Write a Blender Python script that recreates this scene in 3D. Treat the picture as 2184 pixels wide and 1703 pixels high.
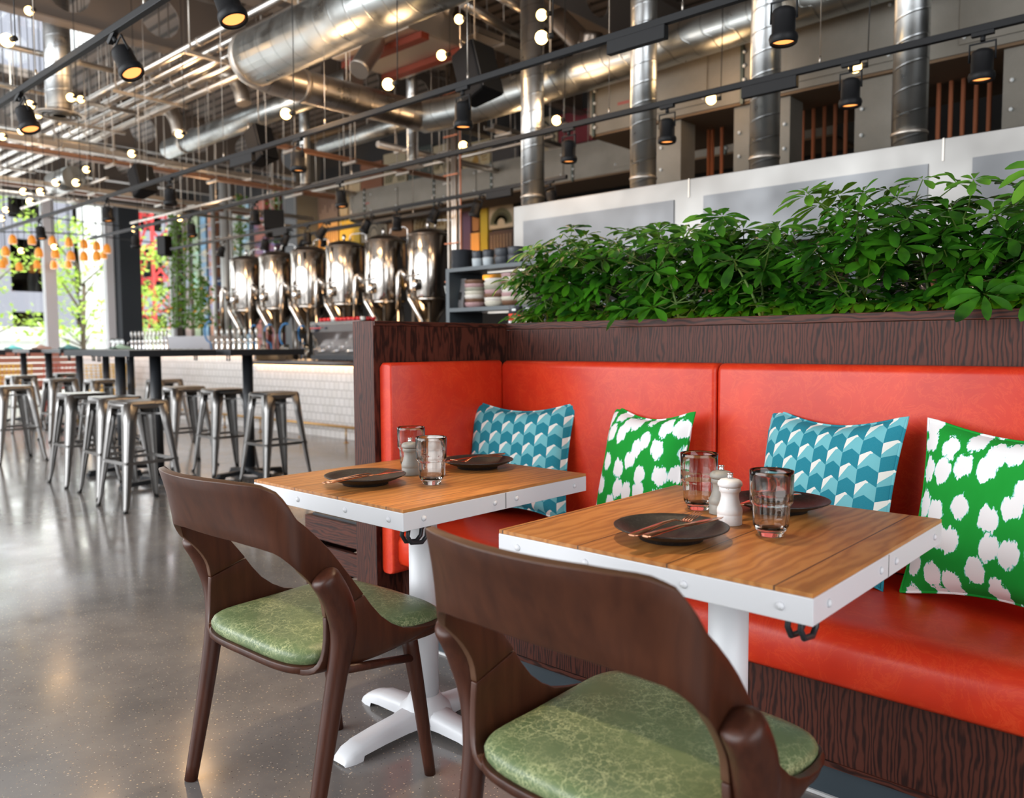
import bpy, bmesh, math, random
from mathutils import Vector, Matrix, Euler
for o in list(bpy.data.objects): bpy.data.objects.remove(o)
SC = bpy.context.scene
COL = SC.collection
R = math.radians
random.seed(7)

# ---------------------------------------------------------------- camera
W, H = 2184, 1703
FPX, PITCH, ROLL, YAW, EYE = 1722.66, .0670477, -.0052744, .7375567, 1.142
cth, sth = math.cos(PITCH), math.sin(PITCH)
FW = Vector((-math.sin(YAW)*cth, math.cos(YAW)*cth, -sth))
RT0 = Vector((math.cos(YAW), math.sin(YAW), 0)); UP0 = RT0.cross(FW)
RT = math.cos(ROLL)*RT0+math.sin(ROLL)*UP0
UP = math.cos(ROLL)*UP0-math.sin(ROLL)*RT0
CAM = Vector((0, 0, EYE))
cd = bpy.data.cameras.new('camera'); cam = bpy.data.objects.new('camera', cd); COL.objects.link(cam)
cd.sensor_width = 36; cd.sensor_fit = 'HORIZONTAL'; cd.lens = 36*FPX/W
cd.clip_start = .05; cd.clip_end = 200
mm = Matrix((RT, UP, -FW)).transposed().to_4x4(); mm.translation = CAM; cam.matrix_world = mm
cd.dof.use_dof = True; cd.dof.focus_distance = 2.1; cd.dof.aperture_fstop = 3.2
SC.camera = cam

# ---------------------------------------------------------------- colour management, world, daylight
SC.view_settings.view_transform = 'Standard'; SC.view_settings.look = 'None'
SC.view_settings.exposure = 0.22; SC.view_settings.gamma = 1.0
try: SC.view_settings.use_curve_mapping = False
except Exception: pass
SC.cycles.max_bounces = 8; SC.cycles.diffuse_bounces = 3; SC.cycles.glossy_bounces = 4
SC.cycles.transmission_bounces = 8; SC.cycles.transparent_max_bounces = 8
SC.cycles.caustics_reflective = False; SC.cycles.caustics_refractive = False
SC.cycles.sample_clamp_indirect = 3.0
wd = bpy.data.worlds.new('world'); SC.world = wd; wd.use_nodes = True
bg = wd.node_tree.nodes['Background']
bg.inputs[0].default_value = (.93, .96, 1, 1); bg.inputs[1].default_value = 1.9

sn = bpy.data.lights.new('sun', 'SUN'); sn.energy = 5.5; sn.angle = R(3); sn.color = (1, .97, .92)
so = bpy.data.objects.new('sun', sn); COL.objects.link(so); so.rotation_euler = Vector((-.42, .12, -.90)).to_track_quat('-Z', 'Y').to_euler()
def area(name, loc, rot, sx, sy, power, col=(1, .98, .95)):
    l = bpy.data.lights.new(name, 'AREA'); l.shape = 'RECTANGLE'; l.size = sx; l.size_y = sy
    l.energy = power; l.color = col
    o = bpy.data.objects.new(name, l); COL.objects.link(o); o.location = loc; o.rotation_euler = rot
    return o
# area lamps standing in for window daylight; the right one is added fill
area('window_and_fill_light', (-6.2, -4.2, 2.7), (R(80), 0, R(-12)), 9, 3.8, 520, (.95, .98, 1))
area('window_and_fill_light', (3.6, -1.2, 2.6), (R(78), 0, R(75)), 5.5, 3.2, 85, (.95, .98, 1))  # added fill for the right side, no window is built here
area('window_and_fill_light', (-19.5, 4.5, 2.6), (R(85), 0, R(-90)), 9, 3.6, 260, (.95, .98, 1))
area('window_and_fill_light', (-14, -4.2, 2.9), (R(80), 0, 0), 7, 3.6, 220, (.95, .98, 1))

# ---------------------------------------------------------------- helpers
def ray(x, y): return FW*FPX+RT*(x-W/2)-UP*(y-H/2)
def onp(ax, v, x, y):
    d = ray(x, y); t = (v-CAM[ax])/d[ax]; return CAM+d*t
def oX(v, x, y): return onp(0, v, x, y)
def oY(v, x, y): return onp(1, v, x, y)
def oZ(v, x, y): return onp(2, v, x, y)
def at(x, y, d): return CAM+ray(x, y)*(d/FPX)

MATS = {}
def mat(name, col=(.5, .5, .5), rough=.5, metal=0, spec=.5, **kw):
    if name in MATS: return MATS[name]
    m = bpy.data.materials.new(name); m.use_nodes = True; MATS[name] = m
    b = m.node_tree.nodes['Principled BSDF']
    b.inputs['Base Color'].default_value = (*col, 1); b.inputs['Roughness'].default_value = rough
    b.inputs['Metallic'].default_value = metal; b.inputs['Specular IOR Level'].default_value = spec
    for k, v in kw.items(): b.inputs[k.replace('_', ' ')].default_value = v
    return m
class NT:
    """small node-tree builder"""
    def __init__(s, m): s.t = m.node_tree; s.b = s.t.nodes['Principled BSDF']
    def n(s, typ, **kw):
        nd = s.t.nodes.new('ShaderNode'+typ)
        for k, v in kw.items(): setattr(nd, k, v)
        return nd
    def l(s, a, b): s.t.links.new(a, b)
    def co(s, kind='Object', scale=(1, 1, 1), rot=(0, 0, 0)):
        c = s.n('TexCoord'); mp = s.n('Mapping'); s.l(c.outputs[kind], mp.inputs[0])
        mp.inputs['Scale'].default_value = scale; mp.inputs['Rotation'].default_value = rot
        return mp.outputs[0]
    def noise(s, vec, scale, detail=4, rough=.55, dist=0):
        nd = s.n('TexNoise'); s.l(vec, nd.inputs['Vector']); nd.inputs['Scale'].default_value = scale
        nd.inputs['Detail'].default_value = detail; nd.inputs['Roughness'].default_value = rough
        nd.inputs['Distortion'].default_value = dist; return nd
    def vor(s, vec, scale, feature='F1'):
        nd = s.n('TexVoronoi', feature=feature); s.l(vec, nd.inputs['Vector']); nd.inputs['Scale'].default_value = scale; return nd
    def ramp(s, fac, stops, interp='LINEAR'):
        r = s.n('ValToRGB'); s.l(fac, r.inputs[0]); e = r.color_ramp; e.interpolation = interp
        while len(e.elements) < len(stops): e.elements.new(.5)
        for el, (p, c) in zip(e.elements, stops):
            el.position = p; el.color = (*c, 1) if len(c) == 3 else c
        return r.outputs[0]
    def mix(s, fac, a, b, mode='MIX'):
        m = s.n('MixRGB', blend_type=mode)
        for i, x in enumerate((fac, a, b)):
            if isinstance(x, (int, float)): m.inputs[i].default_value = x if i == 0 else (x, x, x, 1)
            elif isinstance(x, tuple): m.inputs[i].default_value = (*x, 1)
            else: s.l(x, m.inputs[i])
        return m.outputs[0]
    def math(s, op, a, b=None, c=None):
        m = s.n('Math', operation=op)
        for i, x in enumerate((a, b, c)):
            if x is None: continue
            if isinstance(x, (int, float)): m.inputs[i].default_value = x
            else: s.l(x, m.inputs[i])
        return m.outputs[0]
    def sep(s, v):
        x = s.n('SeparateXYZ'); s.l(v, x.inputs[0]); return x.outputs
    def color(s, c): s.l(c, s.b.inputs['Base Color'])
    def rough(s, c): s.l(c, s.b.inputs['Roughness'])
    def bump(s, hgt, dist=.01, strength=.5):
        b = s.n('Bump'); b.inputs['Distance'].default_value = dist; b.inputs['Strength'].default_value = strength
        s.l(hgt, b.inputs['Height']); s.l(b.outputs[0], s.b.inputs['Normal'])

class MB:
    """collects shapes and links them as one mesh object"""
    def __init__(s): s.v = []; s.f = []; s.s = []; s.mi = []; s.k = 0
    def add(s, vs, fs, smooth=False):
        n = len(s.v); s.v += [tuple(v) for v in vs]; s.f += [tuple(i+n for i in f) for f in fs]
        s.s += [smooth]*len(fs); s.mi += [s.k]*len(fs); return s
    def box(s, x0, x1, y0, y1, z0, z1):
        v = [(x, y, z) for z in (z0, z1) for y in (y0, y1) for x in (x0, x1)]
        return s.add(v, [(0, 2, 3, 1), (4, 5, 7, 6), (0, 1, 5, 4), (2, 6, 7, 3), (0, 4, 6, 2), (1, 3, 7, 5)])
    def obox(s, c, size, rot=(0, 0, 0)):
        m = Euler(rot).to_matrix(); c = Vector(c)
        v = [c+m@Vector((x*size[0]/2, y*size[1]/2, z*size[2]/2)) for z in (-1, 1) for y in (-1, 1) for x in (-1, 1)]
        return s.add(v, [(0, 2, 3, 1), (4, 5, 7, 6), (0, 1, 5, 4), (2, 6, 7, 3), (0, 4, 6, 2), (1, 3, 7, 5)])
    def bar(s, a, b, w, h=None):
        """square bar from a to b"""
        a = Vector(a); b = Vector(b); d = (b-a).normalized(); h = h or w
        u = d.cross(Vector((0, 0, 1)));
        if u.length < 1e-4: u = Vector((1, 0, 0))
        u.normalize(); t = u.cross(d)
        v = [p+u*i*w/2+t*j*h/2 for p in (a, b) for i, j in ((-1, -1), (1, -1), (1, 1), (-1, 1))]
        return s.add(v, [(3, 2, 1, 0), (4, 5, 6, 7)]+[(i, (i+1) % 4, (i+1) % 4+4, i+4) for i in range(4)])
    def tube(s, pts, r, seg=12, cap=True, squash=1):
        """round tube along points; r a number or a list"""
        pts = [Vector(p) for p in pts]; n = len(pts)
        rs = r if isinstance(r, (list, tuple)) else [r]*n
        vs = []; u = None
        for i, p in enumerate(pts):
            d = (pts[min(i+1, n-1)]-pts[max(i-1, 0)]).normalized()
            if u is None:
                u = d.cross(Vector((0, 0, 1)))
                if u.length < .05: u = d.cross(Vector((0, 1, 0)))
            u = (u-d*u.dot(d)).normalized(); t = d.cross(u)
            for k in range(seg):
                a = 2*math.pi*k/seg; vs.append(p+(u*math.cos(a)*squash+t*math.sin(a))*rs[i])
        fs = [(i*seg+k, i*seg+(k+1) % seg, (i+1)*seg+(k+1) % seg, (i+1)*seg+k) for i in range(n-1) for k in range(seg)]
        s.add(vs, fs, True)
        if cap:
            m = len(s.v)-n*seg
            s.f += [tuple(m+k for k in range(seg))[::-1], tuple(m+(n-1)*seg+k for k in range(seg))]; s.s += [False]*2; s.mi += [s.k]*2
        return s
    def cyl(s, a, b, r, seg=20): return s.tube([a, b], r, seg)
    def lathe(s, prof, c=(0, 0, 0), seg=24, smooth=True, axis='Z'):
        c = Vector(c); vs = []
        for r, z in prof:
            for k in range(seg):
                a = 2*math.pi*k/seg; p = Vector((r*math.cos(a), r*math.sin(a), z))
                if axis == 'Y': p = Vector((p.x, -p.z, p.y))
                if axis == 'X': p = Vector((p.z, p.x, p.y))
                vs.append(c+p)
        n = len(prof)
        fs = [(i*seg+k, i*seg+(k+1) % seg, (i+1)*seg+(k+1) % seg, (i+1)*seg+k) for i in range(n-1) for k in range(seg)]
        s.add(vs, fs, smooth)
        m = len(s.v)-n*seg
        if prof[0][0] > 1e-5: s.f.append(tuple(m+k for k in range(seg))[::-1]); s.s.append(False); s.mi.append(s.k)
        if prof[-1][0] > 1e-5: s.f.append(tuple(m+(n-1)*seg+k for k in range(seg))); s.s.append(False); s.mi.append(s.k)
        return s
    def ball(s, c, r, seg=16, sz=1):
        n = seg//2
        return s.lathe([(max(1e-6, r*math.sin(math.pi*i/n)), -r*sz*math.cos(math.pi*i/n)) for i in range(n+1)], c, seg)
    def grid(s, rows, smooth=True, closed=False):
        n = len(rows[0]); vs = [p for r_ in rows for p in r_]; m = len(rows)
        fs = [(i*n+j, i*n+(j+1) % n, (i+1)*n+(j+1) % n, (i+1)*n+j) for i in range(m-1) for j in range(n if closed else n-1)]
        return s.add(vs, fs, smooth)
    def slab(s, outline, z0, z1, bev=0):
        """horizontal slab from a 2-D outline (counter-clockwise)"""
        c = Vector((sum(p[0] for p in outline)/len(outline), sum(p[1] for p in outline)/len(outline)))
        n = len(outline); lv = [(0, z0), (0, z1)] if not bev else [(bev, z0), (0, z0+bev), (0, z1-bev), (bev*.3, z1-bev*.3), (bev, z1)]
        rows = []
        for ins, z in lv:
            r_ = []
            for p in outline:
                d = Vector(p)-c; L = d.length; d = d*((L-ins)/L); r_.append((c.x+d.x, c.y+d.y, z))
            rows.append(r_)
        s.grid(rows, bool(bev), True); m = len(s.v)-n*len(lv)
        s.f += [tuple(m+k for k in range(n))[::-1], tuple(m+(len(lv)-1)*n+k for k in range(n))]; s.s += [False]*2; s.mi += [s.k]*2
        return s
    def build(s, name, m, parent=None, bev=0, solid=0, sub=0, angle=40):
        me = bpy.data.meshes.new(name); off = Vector((0, 0, 0))
        if parent is None:
            xs = [v[0] for v in s.v]; ys = [v[1] for v in s.v]; zs = [v[2] for v in s.v]
            off = Vector(((min(xs)+max(xs))/2, (min(ys)+max(ys))/2, min(zs)))
        else: off = OFF.get(parent.name, Vector((0, 0, 0)))
        me.from_pydata([tuple(Vector(v)-off) for v in s.v], [], s.f)
        for p, sm, k in zip(me.polygons, s.s, s.mi): p.use_smooth = sm; p.material_index = k
        for x in (m if isinstance(m, (list, tuple)) else [m]): me.materials.append(x)
        me.validate(); me.update()
        o = bpy.data.objects.new(name, me); COL.objects.link(o)
        if parent is None: o.location = off
        else: o.parent = parent; OFF[o.name] = off
        if solid:
            md = o.modifiers.new('s', 'SOLIDIFY'); md.thickness = solid; md.offset = 0
            if len(me.materials) > 1: md.material_offset_rim = 1
        if bev:
            md = o.modifiers.new('b', 'BEVEL'); md.width = bev; md.segments = 2; md.limit_method = 'ANGLE'; md.angle_limit = R(angle)
            md.harden_normals = False
        if sub:
            md = o.modifiers.new('u', 'SUBSURF'); md.levels = sub; md.render_levels = sub
        return o
OFF = {}
def tag(o, label, cat=None, group=None, kind=None):
    if label: o['label'] = label
    if cat: o['category'] = cat
    if group: o['group'] = group
    if kind: o['kind'] = kind
    return o
def thing(name, label, cat, loc=(0, 0, 0), group=None, world=False, rz=0):
    """an Empty at the base of a thing; world=True: its parts are given in world coordinates"""
    o = bpy.data.objects.new(name, None); COL.objects.link(o); o.location = loc; o.rotation_euler = (0, 0, rz)
    o.empty_display_size = .1
    if world: OFF[o.name] = Vector(loc)
    return tag(o, label, cat, group)
def struct(name, mb, m, **k):
    o = mb.build(name, m, None, **k); o['kind'] = 'structure'; return o
def kids(o): return [c for c in bpy.data.objects if c.parent == o]
def snap(o): return [(c, snap(c)) for c in kids(o)]
TREES = {}
def dup(root, loc=None, rz=None, label=None, group=None, scale=None):
    if root.name not in TREES: TREES[root.name] = snap(root)
    def cp(o, tree, par):
        c = o.copy(); COL.objects.link(c)
        if par: c.parent = par
        for ch, t in tree: cp(ch, t, c)
        return c
    c = cp(root, TREES[root.name], None)
    if loc is not None: c.location = loc
    if rz is not None: c.rotation_euler = (0, 0, rz)
    if scale is not None: c.scale = (scale,)*3 if isinstance(scale, (int, float)) else scale
    if label: c['label'] = label
    if group: c['group'] = group
    return c
def catmull(P, n):
    P = [Vector(p) for p in P]; out = []; m = len(P)-1
    for k in range(n+1):
        t = k/n*m; i = min(int(t), m-1); t -= i
        a = P[max(i-1, 0)]; b = P[i]; c = P[i+1]; d = P[min(i+2, m)]
        out.append(.5*((2*b)+(c-a)*t+(2*a-5*b+4*c-d)*t*t+(3*b-a-3*c+d)*t**3))
    return out
def rrect(x0, x1, y0, y1, r, seg=6):
    out = []
    for cx, cy, a0 in ((x1-r, y0+r, -90), (x1-r, y1-r, 0), (x0+r, y1-r, 90), (x0+r, y0+r, 180)):
        for k in range(seg+1):
            a = R(a0+90*k/seg); out.append((cx+r*math.cos(a), cy+r*math.sin(a)))
    return out

# ---------------------------------------------------------------- materials
def wood(name, c1, c2, scale=(1, 1, 1), ns=6, rough=.4, streak=12, axis=2, bump=.15, coat=0):
    m = mat(name, c1, rough, spec=.3); t = NT(m)
    sc = [streak]*3; sc[axis] = 1.0
    v = t.co('Object', tuple(a*b for a, b in zip(sc, scale)))
    n1 = t.noise(v, ns, 5, .6, .4); n2 = t.noise(t.co('Object'), 3, 3)
    c = t.ramp(n1.outputs[0], [(.3, c1), (.7, c2)])
    c = t.mix(.35, c, t.ramp(n2.outputs[0], [(.3, tuple(x*.75 for x in c1)), (.75, c2)]))
    t.color(c); t.bump(n1.outputs[0], .001, bump)
    m.node_tree.nodes['Principled BSDF'].inputs['Coat Weight'].default_value = coat
    m.node_tree.nodes['Principled BSDF'].inputs['Coat Roughness'].default_value = .25
    return m
M_chair = wood('chair_walnut_stain', (.035, .0105, .0055), (.085, .027, .012), ns=4, rough=.42, streak=9, coat=.05)
M_chairleg = wood('chair_leg_stain', (.036, .0105, .006), (.08, .025, .013), ns=7, rough=.4, streak=14, coat=.06)
def panelwood(name, axis=2, dark=(.018, .0055, .004), light=(.105, .029, .017)):
    """dark stained ash with cathedral grain"""
    m = mat(name, light, .5, spec=.25); t = NT(m)
    sc = [1, 1, 1]; sc[axis] = .22
    v = t.co('Object', tuple(sc))
    nz = t.noise(v, 3.2, 2, .5)
    wv = t.n('TexWave', wave_type='BANDS', bands_direction='X' if axis == 2 else 'Z'); t.l(v, wv.inputs['Vector'])
    wv.inputs['Scale'].default_value = 26; wv.inputs['Distortion'].default_value = 16; wv.inputs['Detail'].default_value = 3
    wv.inputs['Detail Scale'].default_value = .9
    s2 = [60, 60, 60]; s2[axis] = 2
    fn = t.noise(t.co('Object', tuple(s2)), 3, 4, .7)
    f = t.mix(.45, wv.outputs[1], fn.outputs[0])
    c = t.ramp(f, [(.22, dark), (.6, light)])
    c = t.mix(t.math('MULTIPLY', nz.outputs[0], .5), c, dark)
    t.color(c); t.bump(f, .0012, .25); return m
M_panel = panelwood('dark_ash_vertical', 2); M_panelh = panelwood('dark_ash_horizontal', 0)
M_panely = panelwood('dark_ash_lengthwise', 1)
def oak():
    m = mat('oak_boards', (.5, .22, .07), .38); t = NT(m)
    o = t.co('Object'); x, y, z = t.sep(o)
    bx = t.math('DIVIDE', t.math('ADD', x, 10.127), .2)       # boards run in y
    idx = t.math('FLOOR', bx); fx = t.math('FRACT', bx)
    cmb = t.n('CombineXYZ'); t.l(t.math('MULTIPLY', idx, 3.7), cmb.inputs[0]); t.l(t.math('MULTIPLY', idx, 1.9), cmb.inputs[1])
    va = t.n('VectorMath', operation='ADD'); t.l(o, va.inputs[0]); t.l(cmb.outputs[0], va.inputs[1])
    mp = t.n('Mapping'); mp.inputs['Scale'].default_value = (1, .22, 1); t.l(va.outputs[0], mp.inputs[0])
    wv = t.n('TexWave', wave_type='BANDS', bands_direction='X'); t.l(mp.outputs[0], wv.inputs['Vector'])
    wv.inputs['Scale'].default_value = 11; wv.inputs['Distortion'].default_value = 11; wv.inputs['Detail'].default_value = 3; wv.inputs['Detail Scale'].default_value = 1.6
    mp2 = t.n('Mapping'); mp2.inputs['Scale'].default_value = (60, 2.4, 1); t.l(va.outputs[0], mp2.inputs[0])
    fn = t.noise(mp2.outputs[0], 3, 4, .7)
    f = t.mix(.42, wv.outputs[1], fn.outputs[0])
    c = t.ramp(f, [(.12, (.34, .125, .030)), (.40, (.46, .185, .046)), (.8, (.56, .245, .068))])
    wn = t.n('TexWhiteNoise', noise_dimensions='1D'); t.l(idx, wn.inputs['W'])
    c = t.mix(t.math('MULTIPLY', wn.outputs[0], .35), c, (.30, .105, .026))
    kn = t.vor(va.outputs[0], 5.5); c = t.mix(t.ramp(kn.outputs[0], [(.02, (1, 1, 1)), (.07, (0, 0, 0))]), c, (.10, .035, .012))
    edge = t.math('LESS_THAN', t.math('ABSOLUTE', t.math('SUBTRACT', fx, .5)), .491)
    c = t.mix(edge, (.10, .04, .015), c)
    t.color(c); t.bump(f, .0006, .2); return m
M_oak = oak()
M_plyedge = mat('ply_edge', (.10, .045, .022), .45)
def leather(name, lo, mid, vein, scale=5, rough=.34, crack=False):
    m = mat(name, mid, rough, spec=.35); t = NT(m); v = t.co('Object')
    n1 = t.noise(v, 2.2, 4, .6, .3); n2 = t.noise(v, scale*2, 6, .75, 1.2)
    c = t.ramp(n1.outputs[0], [(.32, lo), (.65, mid)])
    if crack:
        nz = t.noise(v, 14, 5, .7); vm = t.n('VectorMath', operation='MULTIPLY_ADD')
        t.l(nz.outputs[1], vm.inputs[0]); vm.inputs[1].default_value = (.07, .07, .07); t.l(v, vm.inputs[2])
        out = c
        for s_, w_, k in ((30, .024, .8), (66, .042, .55)):
            e = t.vor(vm.outputs[0], s_, 'DISTANCE_TO_EDGE')
            msk = t.ramp(e.outputs[0], [(0, (1, 1, 1)), (w_*1.8, (0, 0, 0))])
            msk = t.math('MULTIPLY', msk, t.math('MULTIPLY', t.ramp(t.noise(v, 9, 3).outputs[0], [(.33, (0, 0, 0)), (.55, (1, 1, 1))]), k))
            out = t.mix(msk, out, vein)
        c = out
    else:
        rg = t.math('ABSOLUTE', t.math('SUBTRACT', n2.outputs[0], .5))
        msk = t.ramp(rg, [(0, (1, 1, 1)), (.035, (0, 0, 0))])
        msk = t.math('MULTIPLY', msk, t.math('MULTIPLY', n1.outputs[0], .42)); c = t.mix(msk, c, vein)
    t.color(c); t.bump(n2.outputs[0], .0008, .12); return m
M_red = leather('red_leather', (.47, .020, .007), (.68, .042, .010), (.88, .13, .035), 6, .36)
M_green = leather('green_leather', (.085, .135, .065), (.17, .225, .10), (.46, .50, .27), 7, .38, True)
M_white = mat('white_powder_coat', (.72, .73, .76), .38)
M_blackpc = mat('black_powder_coat', (.02, .022, .026), .42)
M_charcoal = mat('charcoal_paint', (.035, .042, .05), .45)
M_bluegrey = mat('blue_grey_plinth', (.035, .05, .062), .5)
M_mullion = mat('window_frame_white', (.88, .88, .90), .35)
M_slate = mat('dark_grey_shelf', (.055, .07, .08), .45)
def brushed(name, col, rough, axis=0, sc=40, bump=.02, along=1):
    m = mat(name, col, rough, 1); t = NT(m); s_ = [sc]*3; s_[axis] = along
    n = t.noise(t.co('Object', tuple(s_)), 2, 3, .6); n2 = t.noise(t.co('Object'), 1.6, 3)
    t.rough(t.ramp(n2.outputs[0], [(.3, (rough*.75,)*3), (.7, (rough*1.35,)*3)]))
    t.color(t.mix(n2.outputs[0], tuple(x*.82 for x in col), col)); t.bump(n.outputs[0], .001, bump); return m
M_steel = brushed('stainless_brushed', (.25, .243, .232), .40)
M_panelsteel = brushed('hood_panel_steel', (.185, .19, .198), .48, 0)
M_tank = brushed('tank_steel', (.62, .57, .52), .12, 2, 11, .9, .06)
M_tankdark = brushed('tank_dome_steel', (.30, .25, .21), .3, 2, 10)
M_gun = brushed('gunmetal_stool', (.36, .35, .34), .34, 2, 20, .01)
M_galv = brushed('galvanised_strut', (.62, .57, .51), .45)
M_pipe = brushed('lagged_pipe_foil', (.66, .62, .57), .3, 1, 10, .2)
M_chrome = mat('chrome', (.8, .8, .8), .08, 1)
M_copper = mat('copper_cutlery', (.72, .36, .22), .18, 1)
M_brass = mat('aged_brass', (.42, .27, .12), .35, 1)
M_coppipe = mat('copper_pipe', (.62, .22, .11), .45, .3)
def spiral(name, axis, col=(.74, .77, .78), pitch=7):
    """spiral-seam duct: fine helical ribs as bump"""
    m = mat(name, col, .24, 1); t = NT(m); v = t.co('Object')
    x, y, z = t.sep(v); a = (x, y, z)[axis]; b = (y, z, x)[axis]; c = (z, x, y)[axis]
    ang = t.math('DIVIDE', t.math('ARCTAN2', b, c), 2*math.pi)
    f = t.math('FRACT', t.math('ADD', t.math('MULTIPLY', a, pitch), ang))
    rib = t.ramp(f, [(0, (1, 1, 1)), (.06, (0, 0, 0)), (.94, (0, 0, 0)), (1, (1, 1, 1))])
    t.bump(rib, .003, .45); n = t.noise(v, 6, 3)
    t.color(t.mix(rib, t.mix(n.outputs[0], tuple(q*.8 for q in col), col), tuple(q*.6 for q in col)))
    t.rough(t.ramp(n.outputs[0], [(.3, (.26,)*3), (.7, (.42,)*3)])); return m
M_spz = spiral('spiral_duct_upright', 2); M_spx = spiral('spiral_duct_along', 0, (.46, .48, .47), pitch=5.5); M_spy = spiral('spiral_duct_across', 1, (.5, .47, .44), 6)
def board():
    m = mat('fire_board', (.27, .25, .215), .75); t = NT(m); v = t.co('Object')
    n = t.noise(v, 3, 4); n2 = t.noise(v, 90, 2)
    t.color(t.mix(t.math('MULTIPLY', n2.outputs[0], .25), t.ramp(n.outputs[0], [(.3, (.20, .185, .155)), (.7, (.27, .25, .215))]), (.14, .13, .11))); return m
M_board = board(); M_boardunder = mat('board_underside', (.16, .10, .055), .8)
M_redprint = mat('red_print', (.35, .10, .09), .7)
M_strap = mat('board_strap', (.08, .10, .09), .5, .5); M_plug = mat('plug_white', (.75, .78, .78), .4)
def terrazzo():
    m = mat('polished_concrete', (.3, .28, .26), .2); t = NT(m); v = t.co('Object')
    n1 = t.noise(v, .55, 5, .6); n2 = t.noise(v, 5, 6, .65)
    c = t.ramp(n1.outputs[0], [(.35, (.15, .142, .138)), (.68, (.225, .208, .196))])
    c = t.mix(.4, c, t.ramp(n2.outputs[0], [(.3, (.12, .112, .11)), (.7, (.28, .255, .235))]))
    for s_, th, col in ((62, .17, (.60, .47, .33)), (95, .15, (.70, .64, .55)), (75, .13, (.035, .03, .03)), (130, .16, (.45, .28, .16))):
        vo = t.vor(v, s_); lk = t.sep(vo.outputs[1])[0 if s_ != 75 else 1]
        msk = t.math('MULTIPLY', t.math('LESS_THAN', vo.outputs[0], th), t.math('GREATER_THAN', lk, .62))
        c = t.mix(t.math('MULTIPLY', msk, .8), c, col)
    t.color(c); t.rough(t.ramp(t.noise(v, 2.5, 5, .7).outputs[0], [(.3, (.10,)*3), (.72, (.22,)*3)]))
    t.bump(n2.outputs[0], .0008, .06); return m
M_floor = terrazzo()
def tile():
    m = mat('white_tile', (.8, .8, .8), .22); t = NT(m)
    v = t.co('Object', rot=(R(90), 0, 0)); b = t.n('TexBrick'); t.l(v, b.inputs[0]); b.offset = .5
    b.inputs['Color1'].default_value = (.74, .72, .70, 1); b.inputs['Color2'].default_value = (.80, .78, .77, 1); b.inputs['Mortar'].default_value = (.42, .40, .39, 1)
    b.inputs['Scale'].default_value = 1; b.inputs['Mortar Size'].default_value = .004
    b.inputs['Brick Width'].default_value = .1; b.inputs['Row Height'].default_value = .1
    t.color(b.outputs[0]); t.bump(t.math('SUBTRACT', 1, b.outputs[1]), .003, .5); return m
M_tile = tile()
def deck():
    m = mat('ceiling_deck', (.12, .10, .09), .6, .2); t = NT(m); v = t.co('Object'); x, y, z = t.sep(v)
    f = t.math('FRACT', t.math('MULTIPLY', y, 5)); r_ = t.ramp(f, [(.0, (.09, .075, .065)), (.25, (.09, .075, .065)), (.35, (.36, .30, .26)), (.9, (.30, .25, .215)), (1, (.09, .075, .065))])
    t.color(r_); return m
M_deck = deck()
M_beam = mat('beam_paint', (.20, .165, .14), .55); M_darkvoid = mat('dark_wall', (.025, .023, .022), .8)
M_glass = mat('smoked_glass', (.86, .84, .82), .01, 0, .5, Transmission_Weight=1.0, IOR=1.45)
M_pane = mat('window_pane', (.97, .98, .98), .0, 0, .5, Transmission_Weight=1.0, IOR=1.0)
M_clear = mat('clear_glass', (.93, .95, .95), .02, 0, .5, Transmission_Weight=1.0, IOR=1.3)
def stone():
    m = mat('black_stoneware', (.018, .016, .016), .42); t = NT(m); n = t.noise(t.co('Object'), 160, 2)
    t.color(t.ramp(n.outputs[0], [(.5, (.013, .012, .012)), (.75, (.05, .047, .045))])); return m
M_stone = stone()
def worn(name, base, chip):
    m = mat(name, base, .5); t = NT(m); v = t.co('Object'); n = t.noise(v, 42, 4, .6)
    t.color(t.mix(t.ramp(n.outputs[0], [(.655, (0, 0, 0)), (.68, (1, 1, 1))]), base, chip)); return m
M_millw = worn('worn_white_paint', (.80, .78, .77), (.45, .26, .15)); M_millg = worn('worn_grey_paint', (.28, .27, .24), (.30, .16, .09))
def emit(name, col, st, base=None):
    m = mat(name, base or col, .4); b = m.node_tree.nodes['Principled BSDF']
    b.inputs['Emission Color'].default_value = (*col, 1); b.inputs['Emission Strength'].default_value = st; return m
M_bulb = emit('bulb_glow', (1, .62, .22), 7.5, (.9, .8, .6))
M_spotlens = emit('spot_lens_glow', (1, .36, .09), 1.7, (.8, .4, .2))
M_led = emit('led_strip', (1, .55, .24), 9)
M_orange = emit('amber_shade', (1, .33, .03), .35, (.85, .33, .05))
M_rubber = mat('black_rubber', (.012, .012, .012), .6)
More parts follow.
